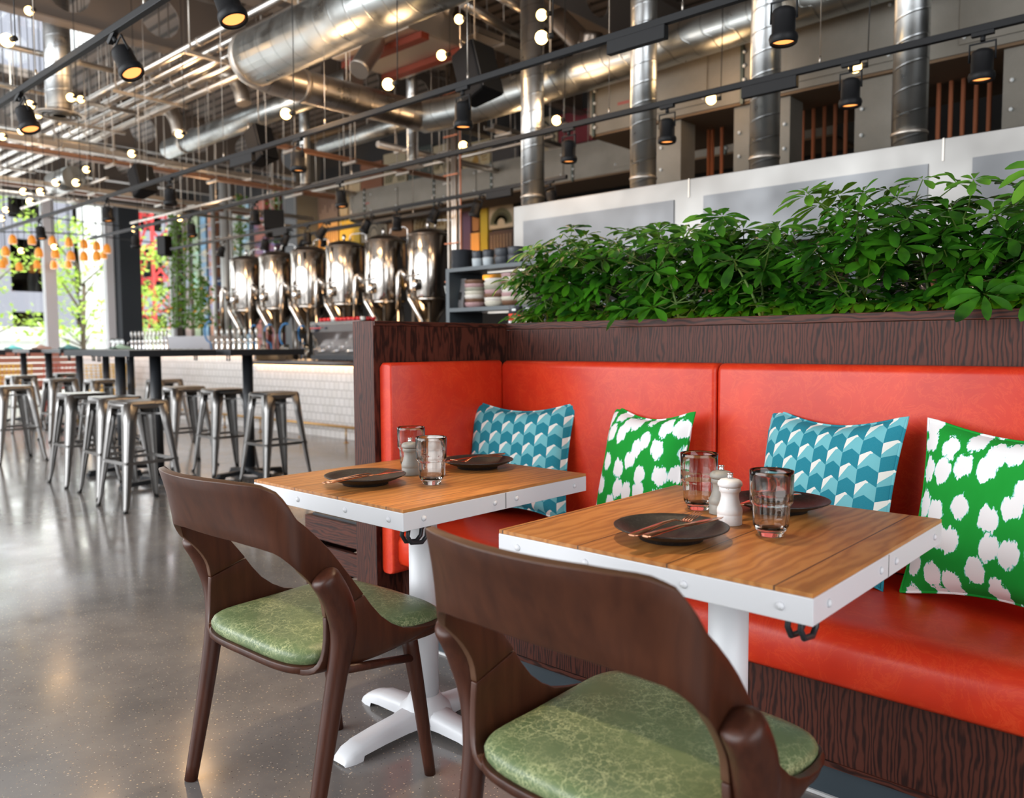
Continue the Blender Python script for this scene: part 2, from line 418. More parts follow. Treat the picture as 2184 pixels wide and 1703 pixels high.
def teal():
    m = mat('teal_chevron_cloth', (.1, .5, .55), .9, spec=.2); t = NT(m); v = t.co('Object')
    x, y, z = t.sep(v); cw = .048; ph = .082
    u = t.math('ADD', t.math('DIVIDE', x, cw), 40); col = t.math('FLOOR', u); fu = t.math('FRACT', u)
    odd = t.math('MODULO', col, 2)
    tri = t.math('MULTIPLY', t.math('ABSOLUTE', t.math('SUBTRACT', fu, .5)), .38)
    w = t.math('ADD', t.math('ADD', t.math('DIVIDE', z, ph), tri), t.math('ADD', 40, t.math('MULTIPLY', odd, .5)))
    fw = t.math('FRACT', w)
    dark = t.math('LESS_THAN', fw, .5)
    c = t.mix(dark, (.15, .45, .50), (.003, .19, .26))
    whi = t.math('MULTIPLY', t.math('GREATER_THAN', t.math('ADD', fw, t.math('MULTIPLY', fu, -.55)), .62), t.math('LESS_THAN', fu, .62))
    whi = t.math('MULTIPLY', whi, t.math('GREATER_THAN', fw, .5))
    c = t.mix(whi, c, (.78, .76, .70)); n = t.noise(t.co('Object', (300, 300, 900)), 1, 2)
    t.color(t.mix(t.math('MULTIPLY', n.outputs[0], .12), c, (.30, .52, .58))); return m
M_teal = teal()
def ikat():
    m = mat('green_ikat_cloth', (.1, .5, .1), .9, spec=.2); t = NT(m); v = t.co('Object')
    n = t.noise(t.co('Object', (22, 22, 9)), 2.2, 3, .8); vm = t.n('VectorMath', operation='MULTIPLY_ADD')
    t.l(n.outputs[1], vm.inputs[0]); vm.inputs[1].default_value = (.02, .0, .06); t.l(v, vm.inputs[2])
    mp = t.n('Mapping'); mp.inputs['Scale'].default_value = (1.15, 1, .85); t.l(vm.outputs[0], mp.inputs[0])
    sx, sy, sz = t.sep(mp.outputs[0]); cb = t.n('CombineXYZ'); t.l(sx, cb.inputs[0]); t.l(sz, cb.inputs[1])
    vo = t.n('TexVoronoi', feature='F1', voronoi_dimensions='2D'); t.l(cb.outputs[0], vo.inputs['Vector']); vo.inputs['Scale'].default_value = 14.5; vo.inputs['Randomness'].default_value = .7
    c = t.ramp(vo.outputs[0], [(0, (.85, .83, .83)), (.375, (.85, .83, .83)), (.395, (.25, .68, .62)), (.42, (.012, .30, .035)), (1, (.01, .28, .03))])
    t.color(c); return m
M_ikat = ikat()
def leafm(name, a, b, tr):
    m = mat(name, a, .24, spec=.6); t = NT(m); n = t.noise(t.co('Object'), 9, 3)
    t.color(t.ramp(n.outputs[0], [(.35, a), (.62, b)]))
    m.node_tree.nodes['Principled BSDF'].inputs['Subsurface Weight'].default_value = 0
    tl = t.n('BsdfTranslucent'); tl.inputs[0].default_value = (*tr, 1); mx = t.n('MixShader'); mx.inputs[0].default_value = .22
    out = t.t.nodes['Material Output']; t.l(t.b.outputs[0], mx.inputs[1]); t.l(tl.outputs[0], mx.inputs[2]); t.l(mx.outputs[0], out.inputs[0]); return m
M_leaf = leafm('schefflera_leaf', (.004, .034, .005), (.045, .19, .010), (.12, .36, .015))
M_leafb = leafm('young_leaf', (.05, .18, .02), (.14, .34, .03), (.3, .55, .04))
M_stem = mat('green_stem', (.10, .18, .03), .5)
M_creeper = leafm('creeper_leaf', (.03, .12, .015), (.12, .24, .03), (.3, .5, .05))
M_tree = leafm('street_leaf', (.30, .50, .04), (.55, .72, .10), (.6, .9, .15)); M_bark = mat('bark', (.12, .09, .06), .9)
M_speaker = mat('speaker_black', (.008, .008, .009), .7, spec=.15)
def pane_mat(name, f):
    m = mat(name); t = NT(m); tr = t.n('BsdfTransparent'); tr.inputs[0].default_value = (.97, .985, .98, 1)
    gl = t.n('BsdfGlossy'); gl.inputs['Roughness'].default_value = .02; mx = t.n('MixShader'); mx.inputs[0].default_value = f
    t.l(tr.outputs[0], mx.inputs[1]); t.l(gl.outputs[0], mx.inputs[2]); t.l(mx.outputs[0], t.t.nodes['Material Output'].inputs[0]); return m
M_pane = pane_mat('window_glazing', .06)

# ================================================================ the room
WX, BY, CZ = -20.0, 9.6, 5.15         # window wall, back wall, ceiling
struct('floor', MB().box(WX-.2, 4.2, -5, BY, -.12, 0), M_floor)
SK = (-13.6, -10.9, 2.7, 4.5)          # skylight opening over the front of the room
cm = MB()
cm.box(WX, SK[0], -5, BY, CZ, CZ+.12).box(SK[1], 4.2, -5, BY, CZ, CZ+.12).box(SK[0], SK[1], -5, SK[2], CZ, CZ+.12).box(SK[0], SK[1], SK[3], BY, CZ, CZ+.12)
struct('ceiling', cm, M_deck)
sk = tag(MB().box(SK[0], SK[1], SK[2], SK[3], CZ+.06, CZ+.08).build('window_6', M_pane), None, kind='structure')
MB().box(SK[0], SK[1], 3.75, 3.83, CZ, CZ+.1).box(-12.2, -12.12, SK[2], SK[3], CZ, CZ+.1).box(SK[0], SK[1], 3.2, 3.24, CZ, CZ+.1).build('window_frame', M_mullion, sk)
OFF[sk.name] = Vector(sk.location)
struct('wall_back', MB().box(WX, 4.2, BY, BY+.15, 0, CZ), M_darkvoid)
struct('wall_right', MB().box(4.05, 4.2, 1.8, BY, 0, CZ), M_darkvoid)
struct('wall_front_light_block', MB().box(-.8, 4.05, -5, -4.85, 0, CZ), mat('plaster_grey', (.38, .37, .36), .8))  # unseen wall added to block sky light and make it directional
# window wall: header, sill, posts, five glazed bays
y0w, ztop = .5, 4.42
struct('wall_left', MB().box(WX-.2, WX, -5, BY, ztop+.12, CZ).box(WX-.2, WX, -5, y0w, 0, ztop+.12).box(WX-.2, WX, 9.42, BY, 0, ztop+.12), M_beam)
struct('trim_1', MB().box(WX-.12, WX+.06, y0w, 9.42, ztop, ztop+.12), M_mullion)
posts = [(6.46, 6.70, M_mullion), (7.78, 7.96, M_mullion), (9.36, 9.44, M_mullion), (3.4, 3.6, M_mullion)]
for i, (a, b, m) in enumerate(posts):
    struct('trim_%d' % (i+2), MB().box(WX-.14, WX+.05, a, b, 0, ztop), m)
struct('column_1', MB().box(WX-.25, WX+.35, 7.98, 8.46, 0, ztop+.05), M_charcoal)
for i, (a, b) in enumerate(((.5, 3.4), (3.6, 6.46), (6.70, 7.78), (8.46, 9.36))):
    struct('window_%d' % (i+1), MB().box(WX-.05, WX-.03, a, b, 0, ztop), M_pane)
# painted steel column beside the art wall
struct('column_2', MB().box(oY(9.0, 603, 450).x, oY(9.0, 632, 450).x, 9.0, BY, 0, CZ), mat('column_grey', (.13, .135, .14), .6))

# ================================================================ the street outside
struct('ground', MB().box(-60, WX-.2, -20, 40, -.3, -.05), mat('paving', (.55, .54, .52), .8))
bm_ = thing('office_building', 'grey office building with white window frames across the street', 'building', (-42, 8, -.1), world=True)
MB().box(-48, -40, -12, 34, -.1, 16).build('facade', mat('facade_grey', (.26, .27, .32), .7), bm_)
wf = mat('far_window_frame', (.8, .8, .82), .5); wg = mat('far_window_glass', (.13, .20, .33), .5)
for yy in [-4+2.6*i for i in range(12)]:
    for zz in (.4, 3.6, 6.8, 10):
        f = MB().box(-40.12, -40, yy, yy+1.5, zz, zz+2.3).build('window_frame', wf, bm_)
        MB().box(-40.16, -40.11, yy+.15, yy+1.35, zz+.15, zz+1.1).box(-40.16, -40.11, yy+.15, yy+1.35, zz+1.2, zz+2.15).build('pane', wg, f)
        for c in f.children: OFF[c.name] = OFF[f.name]
tag(MB().box(-29.9, -29.4, 10.75, 12.4, -.05, 13).build('cladding_column', mat('white_cladding', (.88, .88, .88), .5)), 'tall white cladding column outside, between the two window bays', 'column')
hb = thing('site_hoarding', 'low white hoarding along the far pavement outside the windows', 'fence', (-27, 8, -.05), world=True)
for i in range(11):
    y = -6+3*i
    MB().box(-27.1, -27, y, y+2.96, -.05, 1.75).box(-26.99, -26.93, y+.1, y+2.8, 1.35, 1.4).build('hoarding_panel', mat('hoarding_white', (.88, .88, .88), .5), hb)
cr = thing('crane_mast', 'red lattice crane mast seen through the rightmost window bay', 'crane', (-33, 15.2, -.05), world=True)
cm = MB(); cx, cy, s_ = -33, 15.05, .62
for dx in (-s_, s_):
    for dy in (-s_, s_): cm.bar((cx+dx, cy+dy, -.05), (cx+dx, cy+dy, 13), .11)
for k in range(10):
    z = k*1.3
    for dx, dy, ex, ey in ((-s_, -s_, s_, -s_), (s_, -s_, s_, s_), (s_, s_, -s_, s_), (-s_, s_, -s_, -s_)):
        cm.bar((cx+dx, cy+dy, z), (cx+ex, cy+ey, z+1.3), .07); cm.bar((cx+dx, cy+dy, z), (cx+ex, cy+ey, z), .07)
cm.build('lattice', mat('crane_red', (.75, .05, .05), .5), cr)
def leafcloud(mb, c, r, n, ls, rnd, flat=.6):
    for _ in range(n):
        d = Vector((rnd.gauss(0, 1), rnd.gauss(0, 1), rnd.gauss(0, 1)*flat)); d = d.normalized()*r*rnd.random()**.45
        p = Vector(c)+d; e = Euler((rnd.uniform(-1, 1), rnd.uniform(-1, 1), rnd.uniform(0, 6.3))).to_matrix()
        q = [(-.5, 0, 0), (0, -.28, .05), (.5, 0, 0), (0, .28, .05)]
        mb.add([p+e@Vector(a)*ls for a in q], [(0, 1, 2, 3)])
for i, (y, x, hh, lb) in enumerate(((6.4, -25, 3.4, 'bright green street tree outside behind the amber shades'), (9.2, -25.5, 3.0, 'bright green street tree outside between the two white posts'), (12.4, -25.9, 3.2, 'bright green street tree outside the rightmost window bay'))):
    rn = random.Random(i); t = thing('street_tree', lb, 'tree', (x, y, -.05), 'street trees', world=True)
    tm = MB().tube([(x, y, -.05), (x+.05, y, 1.6), (x, y+.1, hh)], [.09, .07, .05], 8); fm = MB()
    for k in range(15):
        a = rn.uniform(0, 6.3); rr = rn.uniform(.4, 1.6); z = rn.uniform(1.6, hh+2)
        tip = Vector((x+rr*math.cos(a), y+rr*math.sin(a), z)); tm.tube([(x, y, z*.7), tip], [.03, .01], 5)
        leafcloud(fm, tip, .55, 60, .17, rn)
    tm.build('trunk', M_bark, t); fm.build('foliage', M_tree, t)

# ================================================================ banquette
bq = thing('banquette', 'red leather corner banquette with dark ash panels', 'bench seat', (-1, 2.2, 0), world=True)
XL, XR = -2.345, 1.3
SF, SB, SZ = 1.885, 2.46, .47
sc_ = MB()
prof = [(SF+.03, .322), (SF+.006, .335), (SF, .36), (SF, .42), (SF+.012, .445), (SF+.04, .464), (SF+.10, .471), (2.2, .473), (SB+.02, .468), (SB+.02, .322)]
def extr(mb, prof, x0, x1, smooth=True, n=1):
    rows = [[(x0+(x1-x0)*i/n, y, z) for y, z in prof] for i in range(n+1)]
    mb.grid(rows, smooth); m = len(mb.v)-len(prof)*(n+1); k = len(prof)
    mb.f += [tuple(m+i for i in range(k))[::-1], tuple(m+n*k+i for i in range(k))]; mb.s += [False]*2; mb.mi += [mb.k]*2; return mb
def rprof(y0, y1, z0, z1, r, seg=5):
    return [(a, b) for a, b in rrect(y0, y1, z0, z1, r, seg)][::-1]
for a, b in ((XL+.02, XR),):
    extr(MB(), prof, a, b).build('seat_cushion', M_red, bq, bev=.006)
# back cushions with soft top edge; seam at x=-1.31
for a, b in ((-2.29, -1.308), (-1.304, .2), (.204, XR)):
    mb = MB(); rows = []
    pr = rprof(SB-.01, SB+.085, .47, 1.077, .028, 6)
    for x, ins in ((a, .012), (a+.004, .004), (a+.016, 0), (b-.016, 0), (b-.004, .004), (b, .012)):
        rows.append([(x, y+(ins if y < SB+.03 else 0), z-(ins if z > 1.0 else 0)) for y, z in pr])
    mb.grid(rows, True, True); n = len(pr)
    mb.f += [tuple(range(n))[::-1], tuple(len(mb.v)-n+i for i in range(n))]; mb.s += [False]*2; mb.mi += [0]*2
    mb.build('back_cushion', M_red, bq)
mb = MB(); rows = []
pr = [(x, z) for x, z in rrect(-2.35, -2.285, .30, 1.079, .016, 5)]
for y, ins in ((1.865, .008), (1.872, 0), (2.45, 0), (2.46, .004)):
    rows.append([(x-(ins if x > -2.31 else -ins*.2), y, z-(ins if z > 1.0 else 0)) for x, z in pr])
mb.grid(rows, True, True); n = len(pr); mb.f += [tuple(range(n))[::-1], tuple(len(mb.v)-n+i for i in range(n))]; mb.s += [False]*2; mb.mi += [0]*2
mb.build('side_cushion', M_red, bq)
MB().box(XL, XR, 1.955, 2.5, .100, .324).build('front_panel', M_panel, bq)
MB().box(XL, XR, 1.950, 1.958, .097, .112).build('front_edging', M_panelh, bq)
MB().box(XL+.01, XR, 1.985, 2.5, 0, .100).build('plinth', M_bluegrey, bq)
MB().box(XL+.01, XR, 1.978, 1.986, 0, .008).build('sealant', mat('sealant_white', (.6, .6, .6), .6), bq)
# end panel and its framed inner face
ep = MB().box(-2.475, -2.352, 1.84, 2.56, .10, 1.232).build('end_panel', M_panel, bq, bev=.002)
MB().box(-2.352, -2.345, 1.842, 2.555, 1.215, 1.231).build('panel_edging', M_panely, bq)
MB().box(-2.465, -2.36, 1.855, 2.55, 0, .101).build('end_plinth', M_bluegrey, bq)
# planter behind the bench
pt = thing('planter_box', 'long dark ash planter wall behind the bench, filled with leafy plants', 'planter', (-.5, 2.8, 0), world=True)
MB().box(-2.352, XR, 2.549, 2.575, 0, 1.205).build('front_board', M_panel, pt)
MB().box(-2.352, XR, 2.546, 2.58, 1.206, 1.234).build('top_rail', M_panelh, pt, bev=.002)
MB().box(-2.352, XR, 2.98, 3.01, 0, 1.20).build('back_board', M_panel, pt)
MB().box(-2.352, -2.33, 2.575, 2.98, 0, 1.20).box(XR-.02, XR, 2.575, 2.98, 0, 1.2).build('end_board', M_panel, pt)
MB().box(-2.33, XR-.02, 2.575, 2.98, 1.0, 1.12).build('soil', mat('soil', (.03, .02, .015), .95), pt)

# slatted crate beyond the end panel
ct = thing('slatted_crate', 'dark stained slatted box standing beyond the bench end panel', 'crate', (-3.0, 2.05, 0), world=True)
ax, ay = -3.03, 1.98
for z0 in (.07, .19, .31):
    MB().box(ax, -2.48, ay, ay+.02, z0, z0+.095).build('slat', M_panelh, ct)
    MB().box(ax, ax+.02, ay+.02, ay+.36, z0, z0+.095).build('slat', M_panely, ct)
MB().box(ax+.02, ax+.07, ay+.02, ay+.07, 0, .40).box(-2.55, -2.5, ay+.02, ay+.07, 0, .4).box(ax+.02, ax+.07, ay+.3, ay+.35, 0, .4).build('corner_post', M_panel, ct)
MB().box(ax+.03, -2.48, ay+.02, ay+.36, .40, .415).build('lid', M_blackpc, ct)

# ================================================================ dining tables
def dining_table():
    t = thing('dining_table', 'oak topped white metal table beside the end panel, farther of the two', 'table', (-1.81, 1.593, 0))
    hw, hd = .338, .361
    def ring(z0, z1, th):
        m = MB(); m.box(-hw, hw, -hd, -hd+th, z0, z1).box(-hw, hw, hd-th, hd, z0, z1).box(-hw, -hw+th, -hd+th, hd-th, z0, z1).box(hw-th, hw, -hd+th, hd-th, z0, z1); return m
    fr = MB().box(-hw, hw, -hd, hd, .697, .742).build('edge_band', M_white, t, bev=.0015)
    tp = MB().box(-hw+.001, hw-.001, -hd+.001, hd-.001, .7425, .750)
    o = tp.build('tabletop', M_oak, t)
    for f in (.08, .34, .66, .92):
        x = -hw+2*hw*f
        MB().lathe([(.0075, 0), (.0065, .003), (.003, .005), (0, .0055)], (x, -hd, .720), 12, axis='Y').build('rivet', M_white, fr)
    for s_ in (-1, 1):
        for f in (.09, .44, .56, .92):
            y = -hd+2*hd*f
            c = MB(); rr = [(.0075, 0), (.0065, .003), (.003, .005), (0, .0055)]
            c.lathe([(r, s_*z) for r, z in rr], (s_*hw, y, .720), 12, axis='X'); c.build('rivet', M_white, fr)
    MB().box(hw-.0004, hw+.0004, -.0012, .0012, .699, .741).build('band_joint', M_strap, fr)
    MB().cyl((.02, -.02, .06), (.02, -.02, .69), .0425, 40).build('column', M_white, t)
    MB().lathe([(.12, .66), (.16, .695)], (.02, -.02, 0), 24).build('top_plate', M_white, t)
    b = MB(); c0 = Vector((.02, -.02, 0))
    def arm(ang, L):
        d = Vector((math.cos(ang), math.sin(ang), 0)); n = Vector((-d.y, d.x, 0)); rows = []
        for s_, w, hh, z0 in ((.0, .048, .072, .02), (.05, .046, .070, .02), (.10, .040, .062, .02), (.18, .038, .056, .018), (L-.06, .038, .045, .014), (L-.055, .038, .045, .0), (L-.03, .038, .036, 0), (L-.008, .034, .02, 0), (L, .03, .004, 0)):
            p = c0+d*s_; rw = []
            for k in range(9):
                a = math.pi*k/8; rw.append(p+n*w*math.copysign(abs(math.cos(a))**.55, math.cos(a))*(1 if hh > .03 else .95)+Vector((0, 0, z0+(hh-z0)*math.sin(a)**.6)))
            rows.append(rw)
        b.grid(rows, True)
    for k in range(4): arm(math.pi/2*k, .315 if k % 2 else .275)
    b.lathe([(.085, .03), (.075, .062), (.055, .080), (.045, .10)], c0, 28)
    b.build('pedestal_base', M_white, t)
    hk = MB()
    for dx in (0, .022):
        pts = [(hw-.06+dx, -hd+.05, .697), (hw-.06+dx, -hd+.045, .672), (hw-.058+dx, -hd+.055, .655), (hw-.058+dx, -hd+.09, .650), (hw-.058+dx, -hd+.105, .662), (hw-.058+dx, -hd+.108, .678), (hw-.058+dx, -hd+.116, .690)]
        hk.tube(pts, .0055, 8)
    hk.box(hw-.07, hw-.03, -hd+.03, -hd+.12, .690, .697)
    hk.build('bag_hook', M_blackpc, t)
    return t
t1 = dining_table()
t2 = dup(t1, (-.824, 1.595, 0), label='oak topped white metal table nearest the green spotted pillows, closer of the two')
t1['group'] = t2['group'] = 'oak topped white tables'

# ================================================================ chairs
def dining_chair():
    t = thing('dining_chair', 'bent plywood chair with green leather seat pulled up to the farther table', 'chair', (-1.760, 1.20, 0), rz=R(1.5))
    # shell: upper and lower edge curves from the centre back round one side
    def plan(a): return Vector((.252*math.sin(a), -.365+.115*(1-math.cos(a)), 0))
    Uz = [(0, .853), (.35, .853), (.62, .848), (.78, .832), (.9, .805), (1.0, .770)]
    Lz = [(0, .712), (.35, .712), (.62, .706), (.78, .698), (.9, .683), (1.0, .655)]
    def interp(T, u):
        for (a, b), (c, d) in zip(T, T[1:]):
            if u <= c: return b+(d-b)*(u-a)/(c-a)
        return T[-1][1]
    rows = []; N = 14
    half = []
    for i in range(N+1):
        u = i/N; p = plan(u*math.pi/2); zt, zb = interp(Uz, u), interp(Lz, u)
        nrm = Vector((math.sin(u*math.pi/2), -math.cos(u*math.pi/2), 0))
        row = []
        for j in range(6):
            v = j/5; z = zb+(zt-zb)*v
            row.append(p+nrm*((.058*(z-.71)/.14-.060)*(1-u*u)+.003)+Vector((0, 0, z)))
        half.append(row)
    # arms: from the end of the back down to the joint above the seat
    Ue = half[-1][5]; Le = half[-1][0]
    U = catmull([Ue, (.258, -.180, .700), (.256, -.118, .622), (.254, -.075, .565)], 8)
    L = catmull([Le, (.251, -.215, .618), (.250, -.188, .575), (.250, -.180, .535)], 8)
    for a, b in zip(U[1:], L[1:]): half.append([b+(a-b)*(j/5) for j in range(6)])
    left = [[Vector((-q.x, q.y, q.z)) for q in r_] for r_ in half[::-1][:-1]]
    MB().grid(left+half, True).build('backrest', [M_chair, M_plyedge], t, solid=.015, bev=.002, angle=60)
    # side wings: sweep from the arm joint down and under the seat
    for s_ in (-1, 1):
        fr = catmull([(.254, -.073, .562), (.255, -.025, .500), (.253, .045, .452), (.250, .13, .434), (.238, .195, .428), (.215, .222, .424)], 10)
        rr = catmull([(.250, -.180, .533), (.252, -.182, .485), (.247, -.188, .440), (.232, -.198, .414), (.205, -.21, .405), (.17, -.215, .404)], 10)
        rows = []
        for i, (a, b) in enumerate(zip(fr, rr)):
            row = []; f = i/10
            for j in range(9):
                w = j/8; p = a*w+b*(1-w)
                sag = math.sin(math.pi*w)*f
                p = Vector((p.x+.020*sag*(1-f*.6), p.y, p.z-.028*sag*math.sin(math.pi*min(1, f*1.0))))
                p.x *= s_; row.append(p)
            rows.append(row if s_ > 0 else row[::-1])
        MB().grid(rows, True).build('side_wing', M_chair, t, solid=.014, bev=.002, angle=60)
    def outline(k):
        pts = []
        P = [(0, -.232), (.12, -.230), (.19, -.212), (.222, -.165), (.228, -.05), (.236, .08), (.238, .16), (.215, .215), (.15, .238), (0, .245)]
        c = catmull(P, 30); r_ = [(p.x*k, p.y*k) for p in c]
        return r_+[(-x, y) for x, y in r_[::-1][1:-1]]
    MB().slab(outline(1.015), .398, .417, .004).build('seat_pan', M_chair, t)
    ol = outline(.985); rows = []
    for ins, z in ((.004, .416), (-.002, .425), (-.003, .436), (.002, .446), (.012, .453), (.035, .458), (.08, .461), (.14, .4625)):
        rows.append([(x*(1-ins/.24), y*(1-ins/.24), z) for x, y in ol])
    mb = MB().grid(rows, True, True); n = len(ol); m = len(mb.v)-n; mb.f.append(tuple(m+i for i in range(n))); mb.s.append(True); mb.mi.append(0)
    mb.build('seat_cushion', M_green, t)
    for s_ in (-1, 1):
        pts = catmull([(s_*.263, -.242, 0), (s_*.262, -.195, .22), (s_*.267, -.160, .40), (s_*.280, -.150, .50), (s_*.287, -.168, .575), (s_*.286, -.196, .628), (s_*.284, -.206, .645)], 24)
        rr = [.0165+(.024-.0165)*min(1, p.z/.40) if p.z < .4 else (.024+.009*min(1, (p.z-.4)/.15)) for p in pts]
        rr[-1] *= .45; rr[-2] *= .72; rr[-3] *= .9; rr[-4] *= .98
        MB().tube(pts, rr, 20).build('leg', M_chairleg, t)
        MB().tube(catmull([(s_*.198, .187, 0), (s_*.193, .155, .22), (s_*.188, .125, .40)], 8), [.0145, .0155, .0165, .0175, .0185, .0195, .0205, .021, .0215], 18).build('leg', M_chairleg, t)
        MB().cyl((s_*.272, -.16, .412), (s_*.192, .140, .332), .0105, 14).build('stretcher', M_chairleg, t)
    return t
c1 = dining_chair()
c2 = dup(c1, (-.757, 1.18, 0), R(-1), label='bent plywood chair with green leather seat in the foreground at the closer table')
c1['group'] = c2['group'] = 'green seated bentwood chairs'

# ================================================================ table settings
TZ = .7505
def plate(px, py, label):
    t = MB().lathe([(.001, .004), (.055, .004), (.058, 0), (.064, 0), (.064, .006), (.085, .013), (.105, .021), (.1145, .0255), (.115, .0275), (.1125, .028), (.100, .023), (.078, .014), (.045, .0095), (.0005, .009)], (px, py, TZ), 56).build('dinner_plate', M_stone)
    return tag(t, label, 'plate', 'black stoneware plates')
plate(-1.838, 1.402, 'black stoneware plate near the front corner of the farther table')
plate(-1.806, 1.822, 'black stoneware plate at the bench side of the farther table')
plate(-.845, 1.405, 'black stoneware plate at the chair side of the closer table')
plate(-.800, 1.812, 'black stoneware plate behind the tumbler at the bench side of the closer table')
def cutlery(kind, a, b, label, z=.786, roll=0):
    """a handle end, b tip (2-D)"""
    a = Vector((a[0], a[1], z)); b = Vector((b[0], b[1], z)); d = (b-a); L = d.length; d.normalize(); n = Vector((-d.y, d.x, 0))
    def strip(mb, st):
        rows = []
        for s_, w, th, dz in st:
            p = a+d*s_*L+Vector((0, 0, dz)); w *= 1.25; rows.append([p-n*w, p-n*w*.7+Vector((0, 0, th)), p+n*w*.7+Vector((0, 0, th)), p+n*w, p+n*w*.6-Vector((0, 0, th*.6)), p-n*w*.6-Vector((0, 0, th*.6))])
        mb.grid(rows, True, True); k = len(mb.v)-6*len(st); mb.f += [tuple(k+i for i in range(6))[::-1], tuple(len(mb.v)-6+i for i in range(6))]; mb.s += [False]*2; mb.mi += [mb.k]*2
    if kind == 'knife':
        mb = MB(); strip(mb, [(0, .006, .002, 0), (.02, .0085, .003, 0), (.2, .0078, .003, .001), (.42, .0055, .003, .002), (.47, .0045, .0025, .002), (.5, .0085, .0012, .002), (.75, .0095, .001, .001), (.92, .007, .0008, .0), (1, .0008, .0006, 0)])
    else:
        mb = MB(); strip(mb, [(0, .006, .0015, 0), (.03, .010, .0018, 0), (.2, .0085, .0018, .003), (.45, .0045, .002, .007), (.62, .0032, .002, .007), (.70, .007, .0012, .002), (.76, .0115, .001, -.001), (.80, .0118, .001, -.001)])
        for k in range(4):
            o = (k-1.5)*.0062; q = [a+d*s_*L+n*o+Vector((0, 0, dz)) for s_, dz in ((.79, -.001), (.88, .002), (1.0, .009))]; mb.tube(q, [.0014, .0012, .0007], 6)
    return tag(mb.build(kind, M_copper), label, kind, 'copper '+('knives' if kind == 'knife' else 'forks'))
def P2(z, x, y): p = oZ(z, x, y); return (p.x, p.y)
cutlery('fork', P2(.785, 1347, 1141), P2(.79, 1490, 1096), 'copper fork beside the knife on the plate at the chair side of the closer table', .7835)
cutlery('knife', P2(.785, 1376, 1145), P2(.785, 1543, 1103), 'copper knife whose tip points at the white mill on the closer table', .785)
cutlery('fork', P2(.785, 690, 1029), P2(.79, 838, 1002), 'copper fork under the knife on the front plate of the farther table', .7825)
cutlery('knife', P2(.785, 700, 1031), P2(.785, 862, 1006), 'copper knife lying over the fork on the front plate of the farther table', .7865)
cutlery('fork', P2(.785, 1068, 972), P2(.79, 965, 982), 'copper fork on the bench side plate of the farther table', .7825)
cutlery('knife', P2(.785, 1075, 968), P2(.785, 946, 985), 'copper knife on the bench side plate of the farther table', .7845)
cutlery('fork', P2(.785, 1702, 1052), P2(.79, 1610, 1075), 'copper fork seen through the tumbler on the far plate of the closer table', .7835)
cutlery('knife', P2(.785, 1690, 1048), P2(.785, 1574, 1078), 'copper knife poking out left of the tumbler on the far plate', .785)
def tumbler(x, y, label):
    op = [(.024, 0), (.0262, .002), (.0268, .009), (.0305, .013), (.0352, .022), (.0360, .034), (.0375, .063), (.0385, .0655), (.0425, .0695), (.0428, .073), (.0437, .125), (.0440, .1335), (.0430, .1345)]
    ip = [(.0416, .133), (.0407, .100), (.0398, .074), (.036, .068), (.0343, .050), (.0332, .030), (.029, .017), (.0005, .0155)]
    mb = MB(); prof = [(.0005, .0015)]+op+ip; seg = 48; rows = []
    for r_, z in prof:
        row = []
        for k in range(seg):
            a = 2*math.pi*k/seg; q = r_
            if r_ > .03 and z > .014 and z < .085: q = r_*(1-.05*(k % 4 == 0))
            row.append((x+q*math.cos(a), y+q*math.sin(a), TZ+z))
        rows.append(row)
    mb.grid(rows, True, True)
    return tag(mb.build('tumbler', M_glass), label, 'glass', 'smoked ribbed tumblers')
tumbler(-1.690, 1.520, 'smoked tumbler in front of the mills on the farther table')
tumbler(-1.945, 1.665, 'smoked tumbler behind the grey mill on the farther table')
tumbler(-.705, 1.560, 'smoked tumbler at the right of the white mill on the closer table')
tumbler(-.948, 1.700, 'smoked tumbler at the left of the mills on the closer table')
def mill(x, y, m, label, wh):
    t = thing('salt_mill' if wh else 'pepper_mill', label, 'mill', (x, y, TZ))
    MB().lathe([(.0262, 0), (.0265, .002), (.0265, .021), (.0258, .022), (.0268, .0235), (.0272, .030), (.0262, .036), (.0235, .0405), (.0232, .042), (.0200, .052), (.0188, .061), (.0195, .069), (.0215, .0715), (.0228, .0725), (.0230, .080), (.0225, .0815)], (0, 0, 0), 40).build('body', m, t)
    MB().lathe([(.0222, .0818), (.0258, .0845), (.0264, .0885), (.0250, .0935), (.0205, .0975), (.012, .0998), (.005, .1004)], (0, 0, 0), 40).build('cap', m, t)
    MB().lathe([(.005, .1003), (.0062, .102), (.006, .1055), (.0045, .107), (.0062, .1095), (.0068, .1115), (.0062, .1125), (.002, .113)], (0, 0, 0), 16).build('knob', M_chrome, t)
    return t
mill(-.818, 1.602, M_millw, 'worn white mill beside the tumbler on the closer table', True)
mill(-.885, 1.690, M_millg, 'worn grey mill behind the white one on the closer table', False)
mill(-1.862, 1.590, M_millg, 'worn grey mill between the tumblers on the farther table', False)
mill(-1.800, 1.640, M_millw, 'worn white mill seen through the front tumbler on the farther table', True)

